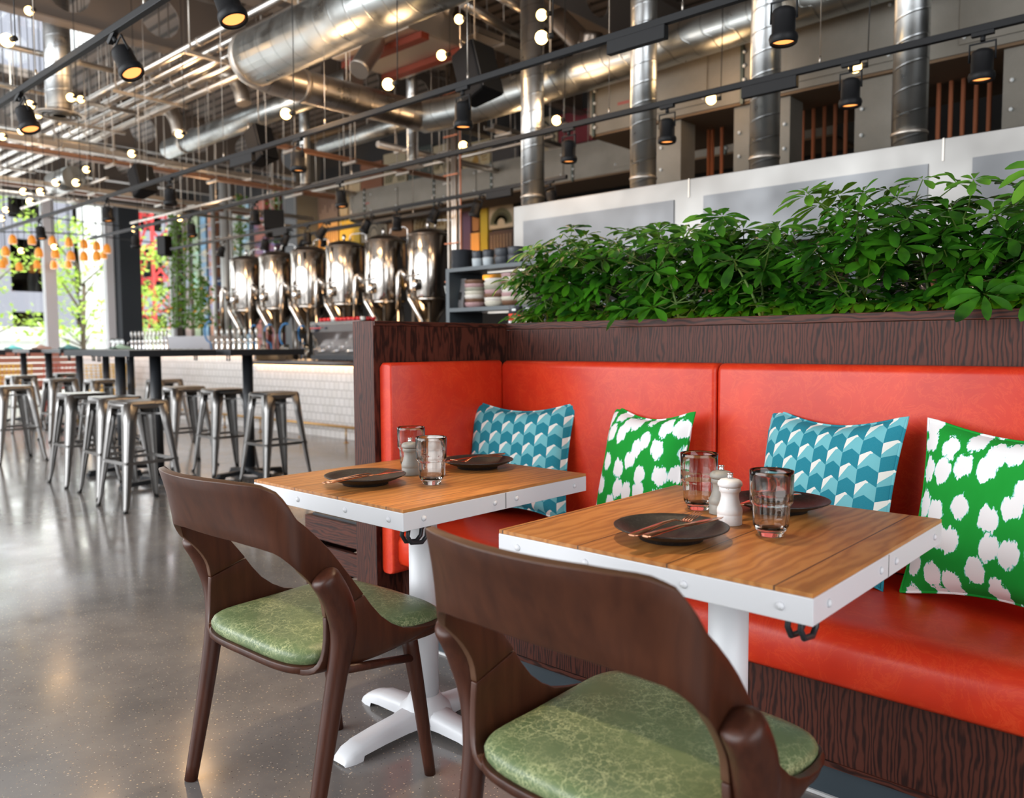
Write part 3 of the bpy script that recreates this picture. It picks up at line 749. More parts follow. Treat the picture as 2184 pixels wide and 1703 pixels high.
# ================================================================ pillows
def pillow(c, w, h, rz, tilt, m, name, label, th=.065, roll=0):
    """c = middle of the bottom edge"""
    N = 22; front, back = [], []
    for i in range(N+1):
        v = -1+2*i/N; rf, rb = [], []
        for j in range(N+1):
            u = -1+2*j/N
            x = u*w/2*(1-.075*(1-v*v)*abs(u)); z = v*h/2*(1-.18*(1-u**2)**1.2*abs(v)**2)
            t = th*((1-u**4)**.7)*((1-v**4)**.7)+.006*(1-u**8)*(1-v**8)
            wr = .004*math.sin(7*u+3*v)*math.sin(5*v-2*u)*(1-u*u)*(1-v*v)
            rf.append(Vector((x, -t+wr-.006*0, z+h/2))); rb.append(Vector((x, t, z+h/2)))
        front.append(rf); back.append(rb[::-1])
    o = thing(name, label, 'pillow', c, None)
    o.rotation_euler = (tilt, roll, rz)
    mb = MB().grid(front, True).grid(back, True); b = mb.build('cover', m, o)
    edge = [front[0][j] for j in range(N+1)]+[front[i][N] for i in range(1, N+1)]+[front[N][j] for j in range(N-1, -1, -1)]+[front[i][0] for i in range(N-1, 0, -1)]
    pp = MB().tube([Vector((p.x*1.004, 0, p.z)) for p in edge]+[Vector((edge[0].x, 0, edge[0].z))], .0042, 8, False); pp.build('piping', m, o)
    return o
pillow((-2.085, 2.290, .474), .445, .455, R(17), R(-14), M_teal, 'scatter_pillow', 'teal chevron pillow in the corner of the bench by the end panel')
pillow((-1.555, 2.315, .474), .40, .455, R(-15), R(-13), M_ikat, 'scatter_pillow', 'green and white spotted pillow behind the gap between the two tables')
pillow((-.925, 2.315, .474), .46, .475, R(-15), R(-12), M_teal, 'scatter_pillow', 'teal chevron pillow behind the closer table')
pillow((-.405, 2.215, .474), .53, .475, R(-14), R(-14), M_ikat, 'scatter_pillow', 'green and white spotted pillow at the right end of the bench')

# ================================================================ plants in the planter
def leaflet(mb, base, d, L, up, rnd):
    """obovate leaflet: base point, direction, length, up vector"""
    d = d.normalized(); n = d.cross(up)
    if n.length < .05: n = Vector((1, 0, 0))
    n.normalize(); up = n.cross(d).normalized(); w = L*rnd.uniform(.16, .215); dr = rnd.uniform(.10, .35); rows = []
    for s_, ww in ((.0, .06), (.22, .45), (.5, .9), (.75, 1.0), (.92, .62), (1.0, .10)):
        p = base+d*L*s_-Vector((0, 0, 1))*L*dr*s_*s_
        rows.append([p-n*w*ww+up*w*.28*ww, p, p+n*w*ww+up*w*.28*ww])
    mb.grid(rows, True)
def cluster(fol, stm, root, tip, rnd, size):
    root = Vector(root); tip = Vector(tip); d = (tip-root)
    mid = root+d*.5+Vector((0, 0, -.02)); stm.tube([root, mid, tip], [.0028, .0022, .0016], 5, False)
    ax = (d.normalized()*.45+Vector((rnd.uniform(-.25, .25), rnd.uniform(-.65, -.05), .85))).normalized()
    n = rnd.choice((6, 7, 8)); a0 = rnd.uniform(0, 6.3)
    u = ax.cross(Vector((0, 0, 1)));
    if u.length < .05: u = Vector((1, 0, 0))
    u.normalize(); v = ax.cross(u)
    for k in range(n):
        a = a0+2*math.pi*k/n+rnd.uniform(-.15, .15); q = u*math.cos(a)+v*math.sin(a)
        dd = q+ax*rnd.uniform(-.05, .35); s_ = size*rnd.uniform(.75, 1.1)
        b = tip+q*s_*.12; leaflet(fol, b, dd, s_, ax, rnd)
places = [(-2.22, 'first potted schefflera from the corner, its leaves reaching past the planter end'), (-1.93, 'second schefflera from the corner, above the first teal pillow'), (-1.60, 'third schefflera from the corner, with a low hanging leaf spray'), (-1.28, 'fourth schefflera from the corner, above the bench back seam'), (-.97, 'fifth schefflera from the corner, the tall one before the hood post'), (-.68, 'sixth schefflera from the corner, above the second teal pillow'), (-.42, 'seventh schefflera from the corner, at the edge of the picture'), (-.12, 'eighth schefflera, mostly beyond the right edge')]
for i, (x, lb) in enumerate(places):
    rn = random.Random(40+i); t = thing('potted_schefflera', lb, 'plant', (x, 2.76, 1.12), 'scheffleras in the planter', world=True)
    fol, fol2, stm = MB(), MB(), MB()
    top = (1.63, 1.65, 1.63, 1.61, 1.64, 1.62, 1.64, 1.80)[i]
    for s_ in range(5):
        bx = x+rn.uniform(-.09, .09); by = 2.76+rn.uniform(-.08, .08); hx = bx+rn.uniform(-.10, .10); hy = by+rn.uniform(-.12, .08); hz = top-rn.uniform(.06, .2)
        main = catmull([(bx, by, 1.11), ((bx+hx)/2+.02, (by+hy)/2, (1.12+hz)/2), (hx, hy, hz)], 8)
        stm.tube(main, [.007-.0005*k for k in range(9)], 6)
        for k in range(24):
            f = rn.random()**.7; p = main[min(8, int(f*8.99))]
            a = rn.uniform(0, 6.3); rr = rn.uniform(.07, .20); dz = rn.uniform(-.03, .11)
            tip = p+Vector((rr*math.cos(a), rr*math.sin(a)*.9, dz)); tip.z = min(tip.z, top+rn.uniform(-.05, .03)); tip.y = max(tip.y, 2.50)
            if tip.z < 1.36: tip.y = max(tip.y, 2.66); tip.z = max(tip.z, 1.27)
            if tip.x < -2.44: tip.x = -2.40
            hi = tip.z > top-.13
            cluster(fol2 if (hi and rn.random() < .5) else fol, stm, p, tip, rn, rn.uniform(.06, .098))
    if i in (2, 6):      # hanging sprays over the rail
        cluster(fol, stm, (x, 2.70, 1.34), (x+.02, 2.49, 1.275), rn, .085); cluster(fol, stm, (x-.1, 2.70, 1.3), (x-.12, 2.515, 1.275), rn, .085)
    stm.build('stems', M_stem, t); fol.build('foliage', M_leaf, t); fol2.build('young_foliage', M_leafb, t)
# ================================================================ bar stools and black bar tables
def bar_stool():
    t = thing('bar_stool', 'x', 'stool', (0, 0, 0)); HS = .76
    o = rrect(-.155, .155, -.155, .155, .045, 5)
    MB().slab(o, HS-.012, HS, .006).build('seat', M_gun, t)
    sk_ = MB(); rows = [[(x*k, y*k, z) for x, y in o] for k, z in ((1.0, HS-.008), (1.0, HS-.05))]
    sk_.grid(rows, True, True).build('seat_skirt', M_gun, t, solid=.002)
    for sx in (-1, 1):
        for sy in (-1, 1):
            m = MB(); rows = []
            for z, off, w in ((HS-.012, .153, .082), (.60, .166, .072), (.30, .194, .050), (.08, .213, .032), (.03, .220, .027), (.0, .224, .025)):
                c = Vector((sx*off, sy*off, z)); a = Vector((-sx, 0, 0)); b = Vector((0, -sy, 0))
                rows.append([c+a*w+b*.004, c+a*w, c+a*w*.35, c+a*w*.08+b*w*.08, c+b*w*.35, c+b*w, c+b*w+a*.004])
            if sx*sy < 0: rows = [r_[::-1] for r_ in rows]
            m.grid(rows, True).build('leg', M_gun, t, solid=.003)
            MB().obox((sx*.216, sy*.216, .006), (.022, .022, .012)).build('foot_cap', M_rubber, t)
    q = .186
    for a, b in (((-q, -q), (q, -q)), ((q, -q), (q, q)), ((q, q), (-q, q)), ((-q, q), (-q, -q))):
        MB().bar((*a, .335), (*b, .335), .012, .022).build('footrest', M_gun, t)
    MB().bar((-.155, -.155, .665), (.155, .155, .665), .004, .014).bar((-.155, .155, .665), (.155, -.155, .665), .004, .014).build('brace', M_gun, t)
    return t
spots_ = [(-5.86, 2.47, 'gunmetal bar stool nearest the dining chair, front of its row'), (-6.50, 2.56, 'gunmetal bar stool half hidden behind the front one'),
 (-7.22, 2.58, 'gunmetal bar stool third along the near row of bar tables'), (-10.8, 3.62, 'gunmetal bar stool in the middle row, left of the yellow wire chair'),
 (-10.0, 3.80, 'gunmetal bar stool in the middle row, below the yellow wire chair'), (-13.0, 4.42, 'gunmetal bar stool by the red wire chair'),
 (-9.15, 2.62, 'gunmetal bar stool cut by the left edge of the picture, closer of the two'), (-12.4, 3.66, 'gunmetal bar stool at the left edge, farther of the two'),
 (-9.5, 4.32, 'gunmetal bar stool far behind the bar table pole'), (-7.55, 3.62, 'gunmetal bar stool between the two near table poles'),
 (-6.86, 3.66, 'gunmetal bar stool behind the rightmost table pole'), (-6.02, 3.66, 'gunmetal bar stool in front of the tiled bar, rightmost of all')]
st0 = bar_stool()
for i, (x, y, lb) in enumerate(spots_):
    if i == 0: st0.location = (x, y, 0); st0['label'] = lb; st0['group'] = 'gunmetal bar stools'; st0.rotation_euler.z = R(2)
    else: dup(st0, (x, y, 0), R((i*37) % 9-4), lb, 'gunmetal bar stools')
def bar_table():
    t = thing('bar_table', 'x', 'table', (0, 0, 0)); Z = 1.115
    MB().box(-.35, .35, -.35, .35, Z-.05, Z).build('tabletop', M_blackpc, t, bev=.003)
    MB().cyl((0, 0, .05), (0, 0, Z-.05), .045, 24).build('column', M_blackpc, t)
    b = MB()
    for k in range(4):
        d = Vector((math.cos(math.pi/2*k), math.sin(math.pi/2*k), 0)); b.bar(d*.03+Vector((0, 0, .045)), d*.30+Vector((0, 0, .03)), .055, .035)
        b.bar(d*.25+Vector((0, 0, .015)), d*.315+Vector((0, 0, .012)), .06, .024)
    b.lathe([(.07, .02), (.055, .07), (.042, .09)], (0, 0, 0), 20).build('base', M_blackpc, t)
    for x, y in ((.28, -.33), (-.28, -.33)):
        MB().tube([(x-.02, y, Z-.05), (x-.02, y, Z-.09), (x+.02, y, Z-.09), (x+.02, y, Z-.05)], .006, 6, True).build('bag_hook', M_blackpc, t)
    return t
tb0 = bar_table()
for i, (x, y, lb) in enumerate(((-6.60, 2.93, 'black bar table in the middle of the near group'), (-6.40, 3.62-.42+.55, 'black bar table nearest the tiled bar, with two hooks showing'),
   (-7.54, 3.03, 'black bar table leftmost of the near group'), (-10.03, 4.15, 'black bar table behind the near group'), (-11.7, 4.51, 'black bar table next to the yellow wire chair'),
   (-12.6, 4.08, 'black bar table by the window side, with folded napkins'), (-14.0, 4.18, 'black bar table farthest towards the window'), (-9.6, 2.35-.1, 'black bar table beyond the left edge stools'), (at(168, 740, 10.9).x, at(168, 740, 10.9).y, 'black bar table above the middle row of stools, with a teal napkin'))):
    if i == 1: x, y = -6.62, 3.30-.0; x, y = -6.55+.08, 3.23+.45
    if i == 0: tb0.location = (x, y, 0); tb0['label'] = lb; tb0['group'] = 'black bar tables'
    else: dup(tb0, (x, y, 0), 0, lb, 'black bar tables')
# folded napkins on the far tables
for i, (x, y, c, lb) in enumerate(((-14.0, 4.05, (.12, .42, .42), 'teal folded napkin on the table farthest towards the window'), (at(168, 740, 10.9).x-.05, at(168, 740, 10.9).y-.1, (.15, .40, .42), 'teal folded napkin on the table above the middle row of stools'), (-10.03, 4.05, (.45, .65, .52), 'pale green folded napkin left of the wine glasses'), (-12.6, 4.0, (.65, .40, .33), 'pink folded napkin on the window side table'))):
    z = 1.116; rows = []
    for a in range(7):
        rows.append([(x-.14+.28*a/6, y-.09+.18*b/6, z+.006+.045*math.exp(-((a-3)**2+(b-3)**2)/5)+.008*(1+math.sin(a*2+b))) for b in range(7)])
    rows = [[(p, q, z) for (p, q, _) in rows[0]]]+rows+[[(p, q, z) for (p, q, _) in rows[-1]]]
    tag(MB().grid(rows, True).build('napkin', mat('napkin_%d' % i, c, .9)), lb, 'napkin')

# ================================================================ the bar
BF = 5.88
bar = thing('bar_counter', 'long bar counter clad in white brick tiles with glowing edge', 'counter', (-12, 6.5, 0), world=True)
MB().box(-16.6, -10.15, BF, 6.7, 0, 1.04).build('upper_front', M_tile, bar)
MB().box(-10.15, -5.2, BF, 6.7, 0, .90).build('lower_front', M_tile, bar)
M_nose = mat('bar_nosing', (.035, .018, .014), .3)
MB().tube([(-10.1, BF-.1, .925), (-5.2, BF-.1, .925)], .032, 14).box(-10.1, -5.2, BF-.1, 6.75, .90, .953).build('lower_top', M_nose, bar)
MB().box(-16.6, -9.6, BF-.16, 6.1, 1.045, 1.085).build('upper_top', M_nose, bar, bev=.008)
MB().box(-10.16, -10.11, BF, 6.5, .95, 1.045).build('return_panel', M_steel, bar)
MB().box(-16.6, -10.15, BF-.035, BF-.01, 1.03, 1.042).build('led_strip', M_led, bar)
MB().box(-10.1, -5.2, BF-.04, BF-.012, .884, .896).build('led_strip', M_led, bar)
fr = thing('foot_rail', 'aged brass foot rail on posts along the tiled bar', 'rail', (-10, 5.7, 0), world=True)
MB().cyl((-17, BF-.2, .185), (-7.1, BF-.2, .185), .017, 12).build('rail', M_brass, fr)
for k in range(11):
    x = -7.8-k*.95
    MB().cyl((x, BF-.2, .0), (x, BF-.2, .185), .010, 8).lathe([(.035, 0), (.03, .008), (.012, .012)], (x, BF-.2, 0), 12).build('post', M_brass, fr)
# espresso machine
em = thing('espresso_machine', 'chrome espresso machine with red cups on top at the end of the bar', 'coffee machine', oZ(.954, 735, 775), world=True)
ex0, ex1 = -9.02, -8.0; ey0, ey1 = 6.05, 6.6
def sidep(mb, prof, x0, x1): return extr(mb, prof, x0, x1, False)
sidep(MB(), [(ey0+.05, 1.02), (ey0+.02, 1.10), (ey0+.12, 1.14), (ey0+.0, 1.32), (ey0-.02, 1.42), (ey1, 1.42), (ey1, 1.02)], ex0, ex1).build('body', mat('espresso_steel', (.62, .60, .60), .22, .9), em, bev=.006)
sidep(MB(), [(ey0+.0, 1.422), (ey0+.0, 1.448), (ey1, 1.448), (ey1, 1.422)], ex0-.02, ex1+.02).build('cup_tray', M_steel, em)
MB().box(ex0+.02, ex1-.02, ey0-.03, ey1, .965, 1.02).build('drip_tray', M_blackpc, em)
MB().box(ex0+.32, ex0+.36, ey0-.025, ey0-.0, 1.35, 1.38).lathe([(.0, .0), (.05, .0), (.05, .012), (.0, .014)], (ex0+.14, ey0-.012, 1.37), 20, axis='Y').build('badge', mat('dark_badge', (.02, .03, .05), .4), em)
MB().box(ex0+.02, ex0+.26, ey0-.034, ey0-.026, 1.362, 1.374).build('badge_bar', mat('badge_red', (.6, .03, .03), .4), em)
for k in range(3): MB().cyl((ex0+.22+k*.3, ey0+.10, 1.135), (ex0+.22+k*.3, ey0+.10, 1.07), .035, 14).tube([(ex0+.22+k*.3, ey0+.1, 1.075), (ex0+.22+k*.3, ey0-.06, 1.07)], .012, 8).build('group_head', M_chrome, em)
for k in range(4): MB().tube([(ex0+.05+k*.3, ey0+.08, .955), (ex0+.05+k*.3, ey0+.08, .97)], .02, 8).build('foot', M_blackpc, em)
rn = random.Random(3); M_cupred = mat('cup_red', (.55, .015, .02), .25); M_cupwh = mat('cup_white', (.7, .72, .70), .3)
cup = None
for k in range(22):
    x = ex0+.06+(k % 11)*.088; y = ey0+.12+(k//11)*.16
    c = MB().lathe([(.018, 0), (.03, .012), (.036, .05), (.034, .05), (.028, .014), (.001, .008)], (x, y, 1.449), 14).build('espresso_cup', M_cupred if k % 7 != 3 else M_cupwh)
    tag(c, ('small white cup among the red cups on the espresso machine' if k % 7 == 3 else 'small red cup on the tray of the espresso machine'), 'cup', 'white cups on the machine' if k % 7 == 3 else 'red cups on the machine')
# glasses and bottles at the lower counter
def lath_thing(name, prof, pos, m, lb, cat, grp=None, seg=16):
    return tag(MB().lathe(prof, pos, seg).build(name, m), lb, cat, grp)
for k, (px, lb) in enumerate(((562, 'clear wine glass at the left end of the lower counter'), (590, 'clear wine glass beside the carafe on the lower counter'), (612, 'clear wine glass next to the first two on the lower counter'), (640, 'clear wine glass by the tall bottle'))):
    p = oY(6.25, px, 770); lath_thing('wine_glass', [(.035, 0), (.034, .003), (.005, .008), (.004, .08), (.03, .11), (.04, .15), (.034, .21), (.033, .21), (.038, .15), (.001, .10)], (p.x, 6.25+.1*(k % 2), .954), M_clear, lb, 'glass', 'wine glasses on the bar')
for k, (px, hh, lb) in enumerate(((658, .36, 'tall clear bottle with chrome pourer on the lower counter'), (630, .30, 'short clear bottle beside the tall one on the lower counter'))):
    p = oY(6.3, px, 770); lath_thing('bottle', [(.036, 0), (.038, .01), (.038, hh*.5), (.03, hh*.62), (.013, hh*.75), (.012, hh*.95), (.006, hh)], (p.x, 6.42, .954), M_clear, lb, 'bottle')
# beer taps
def taps(px0, px1, n, yb, base, hh, lb, name, grp):
    for k in range(n):
        p = oY(yb, px0+(px1-px0)*k/(n-1), 735); x = p.x
        t = thing(name, lb, 'tap', (x, yb, base), grp)
        MB().lathe([(.028, 0), (.022, .01), (.018, .03), (.018, .14), (.024, .16), (.012, .18)], (0, 0, 0), 14).tube([(0, 0, .13), (0, -.07, .13), (0, -.08, .09)], .009, 8).build('spout', M_chrome, t)
        MB().lathe([(.008, .18), (.010, .21), (.022, .25), (.024, .29), (.014, .325), (.001, .33)], (0, 0, 0), 12).build('handle', mat('tap_badge', (.55, .55, .53), .25, .6), t)
taps(462, 548, 8, 6.25, 1.0, .33, 'chrome beer tap with pale round handle in the row beneath the tanks', 'beer_tap', 'row of beer taps by the tanks')
for o in [o for o in bpy.data.objects if o.get('group') == 'row of beer taps by the tanks']: o.location.z = 1.086 if o.location.x < -9.65 else .954
taps(282, 356, 10, 6.02, 1.085, .33, 'slim chrome beer tap in the row by the planter trough', 'beer_tap', 'row of beer taps near the window')
for k, px in enumerate((252, 262, 272)):
    p = oY(6.1, px, 735); lath_thing('wine_glass', [(.035, 0), (.034, .003), (.005, .008), (.004, .08), (.03, .11), (.04, .15), (.034, .21), (.033, .21), (.038, .15), (.001, .10)], (p.x, 6.0, 1.085), M_clear, 'clear wine glass on the upper bar left of the taps', 'glass', 'wine glasses on the upper bar')
for k, px in enumerate((372, 384, 398, 412, 424)):
    p = oY(6.0, px, 740); lath_thing('ashtray' if 0 else 'small_dish', [(.04, 0), (.06, .02), (.062, .024), (.055, .02), (.001, .006)], (p.x, 6.0, 1.085), M_cupwh, 'small white dish on the bar in front of the trough', 'dish', 'white dishes on the bar')
# cool pipes: blue hoses
M_blue = mat('blue_hose', (.01, .16, .42), .35)
for k, (px, py, r_) in enumerate(((447, 708, .17), (575, 712, .14), (610, 715, .17), (645, 712, .11), (542, 712, .13))):
    c = oY(6.6, px, py); pts = [(c.x+r_*math.cos(a)*1.0, 6.6, c.z+r_*math.sin(a)) for a in [R(70+i*16) for i in range(13)]]+[(c.x+.02, 6.6, c.z-r_), (c.x+.06, 6.6, .96 if c.x > -10.1 else 1.05)]
    tag(MB().tube(pts, .014, 8).build('hose', M_blue), ('bright blue hose loop beside the white trough', 'bright blue hose loop right of the taps', 'bright blue hose loop below the third tank', 'small blue hose loop by the espresso machine', 'small blue hose loop behind the tap handles')[k], 'hose')
# back counter under the tanks
bc = thing('back_counter', 'low steel back counter behind the bar under the tanks', 'counter', (-10.8, 7.7, 0), world=True)
MB().box(-15, -5.5, 7.25, 8.2, 0, .88).build('cabinet', M_charcoal, bc); MB().box(-15, -5.5, 7.2, 8.2, .88, .92).build('worktop', M_steel, bc, bev=.005)

# ================================================================ serving tanks
def tank():
    t = thing('beer_tank', 'x', 'tank', (0, 0, .92)); r_ = .30; z0, z1 = .875, 1.72
    MB().lathe([(r_-.004, z0), (r_, z0+.01), (r_, z1-.012), (r_-.004, z1)], (0, 0, 0), 56).build('shell', M_tank, t)
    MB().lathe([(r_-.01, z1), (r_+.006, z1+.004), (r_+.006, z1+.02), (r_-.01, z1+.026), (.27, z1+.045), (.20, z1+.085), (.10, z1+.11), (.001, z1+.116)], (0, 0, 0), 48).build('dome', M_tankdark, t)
    MB().lathe([(.03, .43), (.055, .45), (r_-.03, z0-.04), (r_-.008, z0)], (0, 0, 0), 40).build('cone', M_tank, t)
    MB().cyl((-.03, 0, z1+.11), (-.03, 0, z1+.22), .022, 12).cyl((-.03, 0, z1+.17), (-.03, 0, z1+.18), .034, 12).build('top_fitting', M_chrome, t)
    MB().tube([(.10, .02, z1+.09), (.10, .02, z1+.19), (.13, .05, z1+.215), (.30, .12, z1+.215), (.34, .14, z1+.18), (.34, .14, z1-.2)], .009, 8).ball((.1, .02, z1+.14), .02, 8).build('vent_pipe', M_chrome, t)
    MB().cyl((-.315, -.04, z0+.1), (-.315, -.04, z1-.04), .055, 20).build('side_housing', M_tank, t)
    pts = [(-.20, -.40, .44), (-.20, -.40, 1.17)]+[(-.20+.06-.06*math.cos(a), -.40+.02*math.sin(a), 1.17+.065*math.sin(a)) for a in [R(20+k*20) for k in range(8)]]+[(-.08, -.38, 1.17), (-.07, -.36, 1.02)]
    MB().tube(pts, .036, 14).build('sample_pipe', M_tank, t)
    MB().tube([(-.02, -.36, .98), (0.0, -.36, .84), (.16, -.30, .55), (.17, -.25, .42)], .040, 14).build('outlet_pipe', M_tank, t)
    MB().lathe([(.03, 0), (.05, .02), (.05, .13), (.03, .16)], (.09, -.34, .96), 16).tube([(-.06, -.34, 1.16), (.16, -.34, 1.18)], .010, 8).build('valve', M_chrome, t)
    for a in (45, 135, 225, 315):
        x, y = .25*math.cos(R(a)), .25*math.sin(R(a)); MB().tube([(x*.95, y*.95, .80), (x, y, 0)], .018, 8).build('leg', M_steel, t)
    return t
tk = tank(); tlab = ['nearest and largest looking beer tank, beside the cable riser', 'second beer tank from the riser', 'third beer tank from the riser, in front of the lit artwork', 'fourth beer tank from the riser', 'fifth beer tank from the riser', 'farthest beer tank, next to the climbing plants']
for i in range(6):
    pos = (-8.43-.967*i, 7.6, .92)
    if i == 0: tk.location = pos; tk['label'] = 'polished steel '+tlab[0]; tk['group'] = 'serving tanks'
    else: dup(tk, pos, 0, 'polished steel '+tlab[i], 'serving tanks')
# uprights in front of the tanks
for px, lb in ((563, 'thin steel post rising from the bar in front of the second farthest tank'), (631, 'thin steel post rising from the bar below the fourth tank')):
    p = oY(6.5, px, 700); tag(MB().cyl((p.x, 6.5, .953), (p.x, 6.5, 1.36), .026, 12).build('bar_post', M_steel), lb, 'post')
# cable riser by the nearest tank
rs = thing('cable_riser', 'tall bundle of foil wrapped pipes on a ladder frame beside the nearest tank', 'pipes', (-6.9, 6.75, 0), world=True)
a = oY(6.75, 957, 500).x
for k, (dx, r_, m) in enumerate(((0, .016, M_galv), (.06, .026, M_pipe), (.125, .026, M_pipe), (.175, .012, M_galv), (.21, .010, M_coppipe))):
    MB().cyl((a+dx, 6.75+(k % 2)*.02, 0), (a+dx, 6.75+(k % 2)*.02, CZ), r_, 12).build('pipe', m, rs)
for z in (1.3, 1.9, 2.35, 2.75, 3.15, 3.6, 4.1): MB().bar((a-.02, 6.70, z), (a+.22, 6.70, z), .014).build('rung', M_coppipe, rs)
for px, r_, lb in ((479, .085, 'stout grey pipe running up beside the farthest tank'), (455, .045, 'slim grey pipe left of the stout one'), (493, .025, 'slim brownish pipe right of the stout one')):
    p = oY(7.9, px, 500); tag(MB().cyl((p.x, 7.9, 0), (p.x, 7.9, 4.35), r_, 14).build('upright_pipe', mat('pipe_light_grey', (.62, .62, .60), .35, .3)), lb, 'pipe')

# ================================================================ kitchen pass and crockery shelf
kp = thing('kitchen_pass', 'steel kitchen pass counter behind the planter', 'counter', (-2, 3.9, 0), world=True)
MB().box(-4.45, 1.2, 3.72, 4.5, 0, .93).build('cabinet', M_charcoal, kp); MB().box(-4.45, 1.2, 3.7, 4.55, .93, .97).build('worktop', M_steel, kp)
MB().box(-3.75, 1.2, 3.70, 3.95, 1.235, 1.262).box(-3.7, -3.66, 3.8, 3.9, .97, 1.235).box(-1.5, -1.46, 3.8, 3.9, .97, 1.235).build('gantry_shelf', M_steel, kp)
sh = thing('crockery_shelf', 'dark grey two tier crockery shelf at the kitchen pass', 'shelf', (-2.8, 4.2, .97), world=True)
SX0, SX1, SY0, SY1 = -4.27, -1.4, 4.0, 4.34
MB().box(SX0, SX0+.035, SY0, SY1, .97, 1.66).build('side_panel', M_slate, sh); MB().box(SX1-.035, SX1, SY0, SY1, .97, 1.66).build('side_panel', M_slate, sh)
MB().box(SX0, SX1, SY0, SY1, 1.66, 1.686).build('top_shelf', M_slate, sh); MB().box(SX0+.035, SX1-.035, SY0, SY1, 1.378, 1.405).build('middle_shelf', M_slate, sh)
for x in (-3.62, -3.10, -2.5):
    MB().box(x, x+.02, SY1-.03, SY1-.01, .97, 1.66).build('upright', M_blackpc, sh)
for z in (1.64, 1.362): MB().box(-3.95, -3.6, SY0+.1, SY0+.14, z, z+.014).build('under_light', M_galv, sh)
def stack(name, pxs, y, z0, prof, dz, n, mats_, lab, cat, grp, jit=.003, seg=24):
    for i, px in enumerate(pxs):
        p = oY(y, px, 650); rn = random.Random(i+n)
        for k in range(n if isinstance(n, int) else n[i]):
            pr = [(r_, z) for r_, z in prof]
            o = MB().lathe(pr, (p.x+rn.uniform(-jit, jit), y+rn.uniform(-jit, jit), z0+k*dz), seg).build(name, mats_[(k*5+i*3+k*k) % len(mats_)])
            L = lab[i] if isinstance(lab, (list, tuple)) else lab
            tag(o, L, cat, (grp[i] if isinstance(grp, (list, tuple)) else grp))
M_cupdark = mat('dark_cup', (.045, .05, .06), .45); M_cuplight = mat('pale_blue_grey_cup', (.42, .47, .50), .5)
stack('side_plate', [986], 4.14, 1.687, [(.04, 0), (.078, .008), (.08, .012), (.075, .011), (.001, .005)], .0115, 12, [M_cupdark], 'black side plate in the stack at the shelf end', 'plate', 'black side plates on the shelf')
cupp = [(.030, 0), (.038, .015), (.041, .05), (.0415, .066), (.039, .066), (.036, .016), (.001, .008)]
for i, (px, nn, lb) in enumerate(((1019, 2, 'stacked cup with pale foot next to the black plates'), (1042, 2, 'stacked cup in the second stack on the top shelf'), (1072, 2, 'dark cup in the third stack on the top shelf'), (1100, 2, 'dark cup in the stack touching the leaves'))):
    p = oY(4.12, px, 560); sc = 1.0 if i < 2 else 1.35
    for k in range(nn):
        c = MB().lathe([(r_*sc, z*1.0) for r_, z in cupp], (p.x, 4.12, 1.687+k*.052), 24).build('cup', M_cuplight if (k == 0 and i < 2) else M_cupdark)
        tag(c, lb+(', lower one' if k == 0 else ', upper one'), 'cup')
bowls = [mat('bowl_pink', (.45, .28, .28), .5), mat('bowl_cream', (.62, .58, .48), .5), mat('bowl_brown', (.16, .08, .045), .4), mat('bowl_sage', (.33, .32, .25), .5), mat('bowl_ivory', (.70, .66, .60), .5)]
bw = [(.045, 0), (.074, .014), (.080, .034), (.0805, .040), (.077, .040), (.070, .016), (.001, .008)]
for i, (px, nn, y) in enumerate(((1015, 7, 4.15), (1057, 7, 4.15), (1094, 8, 4.15), (1128, 6, 4.15))):
    p = oY(y, px, 640)
    for k in range(nn):
        o = MB().lathe(bw, (p.x+.003*math.sin(k*2.1+i), y, 1.406+k*.0265), 28).build('stoneware_bowl', bowls[(k*(i+2)+i) % 5])
        tag(o, 'glazed stoneware bowl in the '+('first', 'second', 'third', 'fourth')[i]+' stack on the middle shelf', 'bowl', 'bowls in the '+('first', 'second', 'third', 'fourth')[i]+' stack')
p = oY(4.12, 983, 620); bg_ = thing('coffee_bag', 'grey foil bag with dark label leaning at the shelf end', 'bag', (p.x, 4.12, 1.405))
sidep(MB(), [(-.03, 0), (-.035, .03), (-.005, .17), (.0, .215), (.004, .215), (.02, .17), (.035, .03), (.03, 0)], -.055, .055).build('pouch', mat('foil_grey', (.26, .25, .25), .4, .3), bg_)
MB().obox((.005, -.028, .09), (.05, .002, .055), (R(-11), 0, 0)).build('bag_label', M_rubber, bg_)
p = oY(4.1, 966, 640)
for k in range(3): tag(MB().obox((p.x-.01+k*.012, 4.09, 1.405+.085), (.002, .12, .165), (0, R(-14), R(15))).build('menu_card', M_cupwh), 'white card leaning beside the grey foil bag', 'card', 'white cards on the shelf')
for k, (px, lb) in enumerate(((1101, 'tomato tin with black and red label on the pass, nearer the shelf'), (1131, 'tomato tin half hidden by leaves on the pass'))):
    p = oY(3.80, px, 670); t = thing('tomato_tin', lb, 'tin', (p.x, 3.80, 1.262))
    MB().lathe([(.048, 0), (.049, .003), (.049, .03), (.048, .031)], (0, 0, 0), 28).build('tin_base', mat('tin_white', (.65, .66, .68), .35), t)
    MB().lathe([(.0485, .031), (.0485, .075)], (0, 0, 0), 28).build('tin_label', mat('tomato_red', (.75, .05, .03), .4), t)
    MB().lathe([(.0485, .075), (.0485, .118), (.048, .12), (.049, .123), (.045, .124), (.001, .121)], (0, 0, 0), 28).build('tin_top', M_cupdark, t)
    MB().obox((.02, -.0455, .098), (.026, .002, .014), (0, 0, R(20))).build('label_mark', M_cupwh, t)
